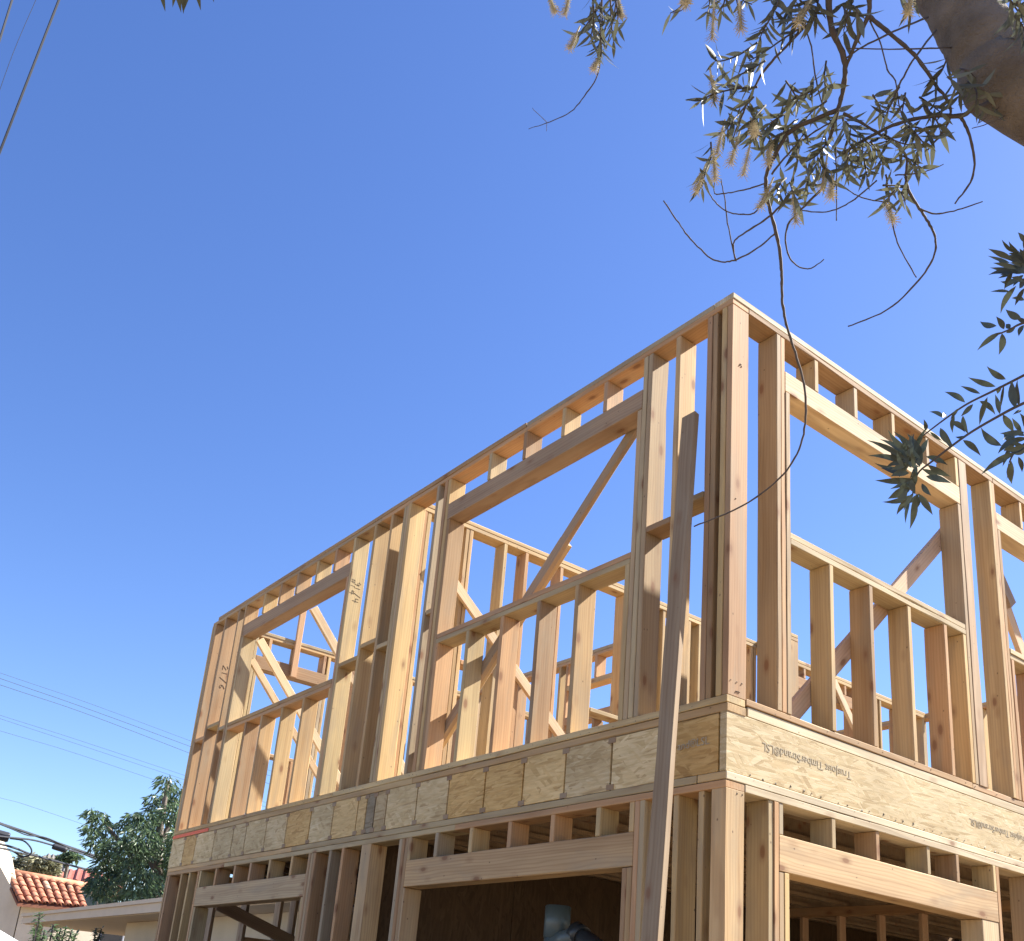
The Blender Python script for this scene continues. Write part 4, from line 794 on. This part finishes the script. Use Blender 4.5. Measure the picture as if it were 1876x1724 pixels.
for pts, n in [([(1085, -10), (1088, 30), (1082, 70)], 16), ([(1100, 5), (1100, 60), (1102, 100)], 18), ([(1118, -5), (1120, 40), (1124, 75)], 16), ([(1092, 20), (1075, 45), (1060, 66)], 12), ([(1128, 0), (1132, 30), (1130, 60)], 10), ([(1110, 50), (1098, 80), (1092, 95)], 10), ([(1300, -15), (1300, 8), (1296, 24)], 10), ([(1330, -10), (1325, 10), (1318, 20)], 9), ([(1370, -15), (1362, 0), (1378, 8)], 8), ([(1256, 5), (1240, 18), (1228, 24)], 4)]:
    sprig(pts, n, 30, d=3.2, z=False)
for A, B, W in [((292, -30), (303, 22), 8), ((320, -40), (332, 24), 14), ((335, -40), (336, 26), 12), ((348, -40), (336, 22), 12), ((358, -30), (368, 20), 9), ((385, -30), (392, 5), 6), ((325, -40), (316, 14), 10)]:
    a0 = PX(A[0], A[1], 2.6); b0 = PX(B[0], B[1], 2.6); leafcount -= 1
    leaf(a0, b0 - a0, (CAM - a0).normalized(), (b0 - a0).length, FT, LMD)
pb = spline([PX(520, -420, 2.9), PX(420, -160, 2.7), PX(340, -38, 2.6)], 6); v, f = tube_data(pb, .005, 6); mesh_obj('branch', v, f, TWIG, FT)
ld = spline([PX(1480, -420, 3.9), PX(1250, -330, 3.6), PX(1100, -60, 3.2)], 6); v, f = tube_data(ld, [.03 - .0018 * i for i in range(13)], 7); mesh_obj('branch', v, f, TWIG, FT)
for a_, b_ in (((1240, -330, 3.6), (520, -420, 2.9)), ((1600, -230, 3.6), (1590, -45, 2.9)), ((1640, -160, 3.5), (1520, -45, 2.9)), ((1420, -300, 3.6), (1270, -60, 3.2)), ((1430, -280, 3.6), (1330, -60, 3.2))):
    a0, b0 = PX(*a_), PX(*b_); v, f = tube_data(spline([a0, a0.lerp(b0, .5) + Vector((0, 0, .06)), b0], 6), .012, 6); mesh_obj('branch', v, f, TWIG, FT)
for z_, b_ in ((PX(2050, 640, 2.9), PX(*Zr(1180, 800), 2.35)), (PX(2050, 690, 2.9), PX(*Zr(1180, 950), 2.3)), (PX(2050, 560, 2.9), PX(*Zr(1200, 590), 2.3)), (PX(2050, 420, 2.9), PX(*Zr(1200, 300), 2.4)), (PX(2050, 740, 2.9), PX(*Zr(1200, 1130), 2.25))):
    v, f = tube_data([z_, z_.lerp(b_, .5) + Vector((0, 0, .03)), b_], [.012, .007, .0034], 6); mesh_obj('branch', v, f, TWIG, FT)
# --- faded bottlebrush spikes
def spike(x, y, z=True, L=.07, r=.018, d=2.88, down=True):
    x, y = Zf(x, y) if z else (x, y); P = PX(x, y - L * 1878 / d * .5, d); ax = Vector((rnd.uniform(-.35, .35), rnd.uniform(-.35, .35), -1)).normalized(); vs, fs = [], []; a = ax.orthogonal().normalized(); b = ax.cross(a)
    for i in range(150):
        t = i / 150; q = P + ax * (t * L); an = i * 2.399; rv = a * math.cos(an) + b * math.sin(an); R__ = r * (.55 + .6 * t) * rnd.uniform(.7, 1.15) * (1 if rnd.random() < .8 else .45)
        tip = q + (rv * 1.0 + ax * .55).normalized() * R__; s = ax.cross(rv).normalized() * .0011; k = len(vs); vs += [q - s, q + s, tip + s * .5, tip - s * .5]; fs.append((k, k + 1, k + 2, k + 3))
    v_, f_ = tube_data([P - ax * .02, P + ax * L], .0025, 5); k = len(vs); vs += v_; fs += [tuple(k + q for q in f) for f in f_]
    mesh_obj('flower_spike', vs, fs, BLOOM, FT, origin=tuple(P))
for x, y in ((470, 75), (345, 95), (530, 660), (462, 745), (390, 690), (330, 430), (628, 755), (295, 900), (345, 830), (735, 1035), (625, 970), (925, 935), (1190, 1060), (820, 70), (520, 790), (1325, 30), (205, 40), (900, 860)): spike(x, y)
for x, y in ((1006, 12), (1043, 8), (1057, 74), (1098, 118), (1132, 14)): spike(x, y, z=False, L=.05, r=.016, d=3.2)
cr = [(PX(x, y, d), r) for x, y, d, r in ((1480, -620, 4.2, .45), (1750, -700, 4.4, .55), (1250, -560, 4.3, .4), (2050, -650, 4.2, .55), (2300, -350, 4.0, .5), (2400, 50, 4.0, .5), (950, -560, 4.2, .38), (1650, -1000, 4.8, .6), (2250, -900, 4.6, .6), (2550, 350, 3.9, .4))]
leaf_cloud('crown', cr, 5200, .085, LEAF, FT, .5, 21, .22)['kind'] = 'stuff'
for (q_, r_), a_ in zip(cr, (9, 8, 10, 7, 3, 3, 10, 9, 7, 3)):
    v, f = tube_data(spline([tr[a_], tr[a_].lerp(q_, .5) + Vector((0, 0, .08)), q_], 5), [.035 - .0025 * i for i in range(11)], 7); mesh_obj('branch', v, f, BARK, FT, smooth=True)
if extra_v: mesh_obj('foliage', extra_v, extra_f, LEAF, FT, smooth=True)['kind'] = 'stuff'
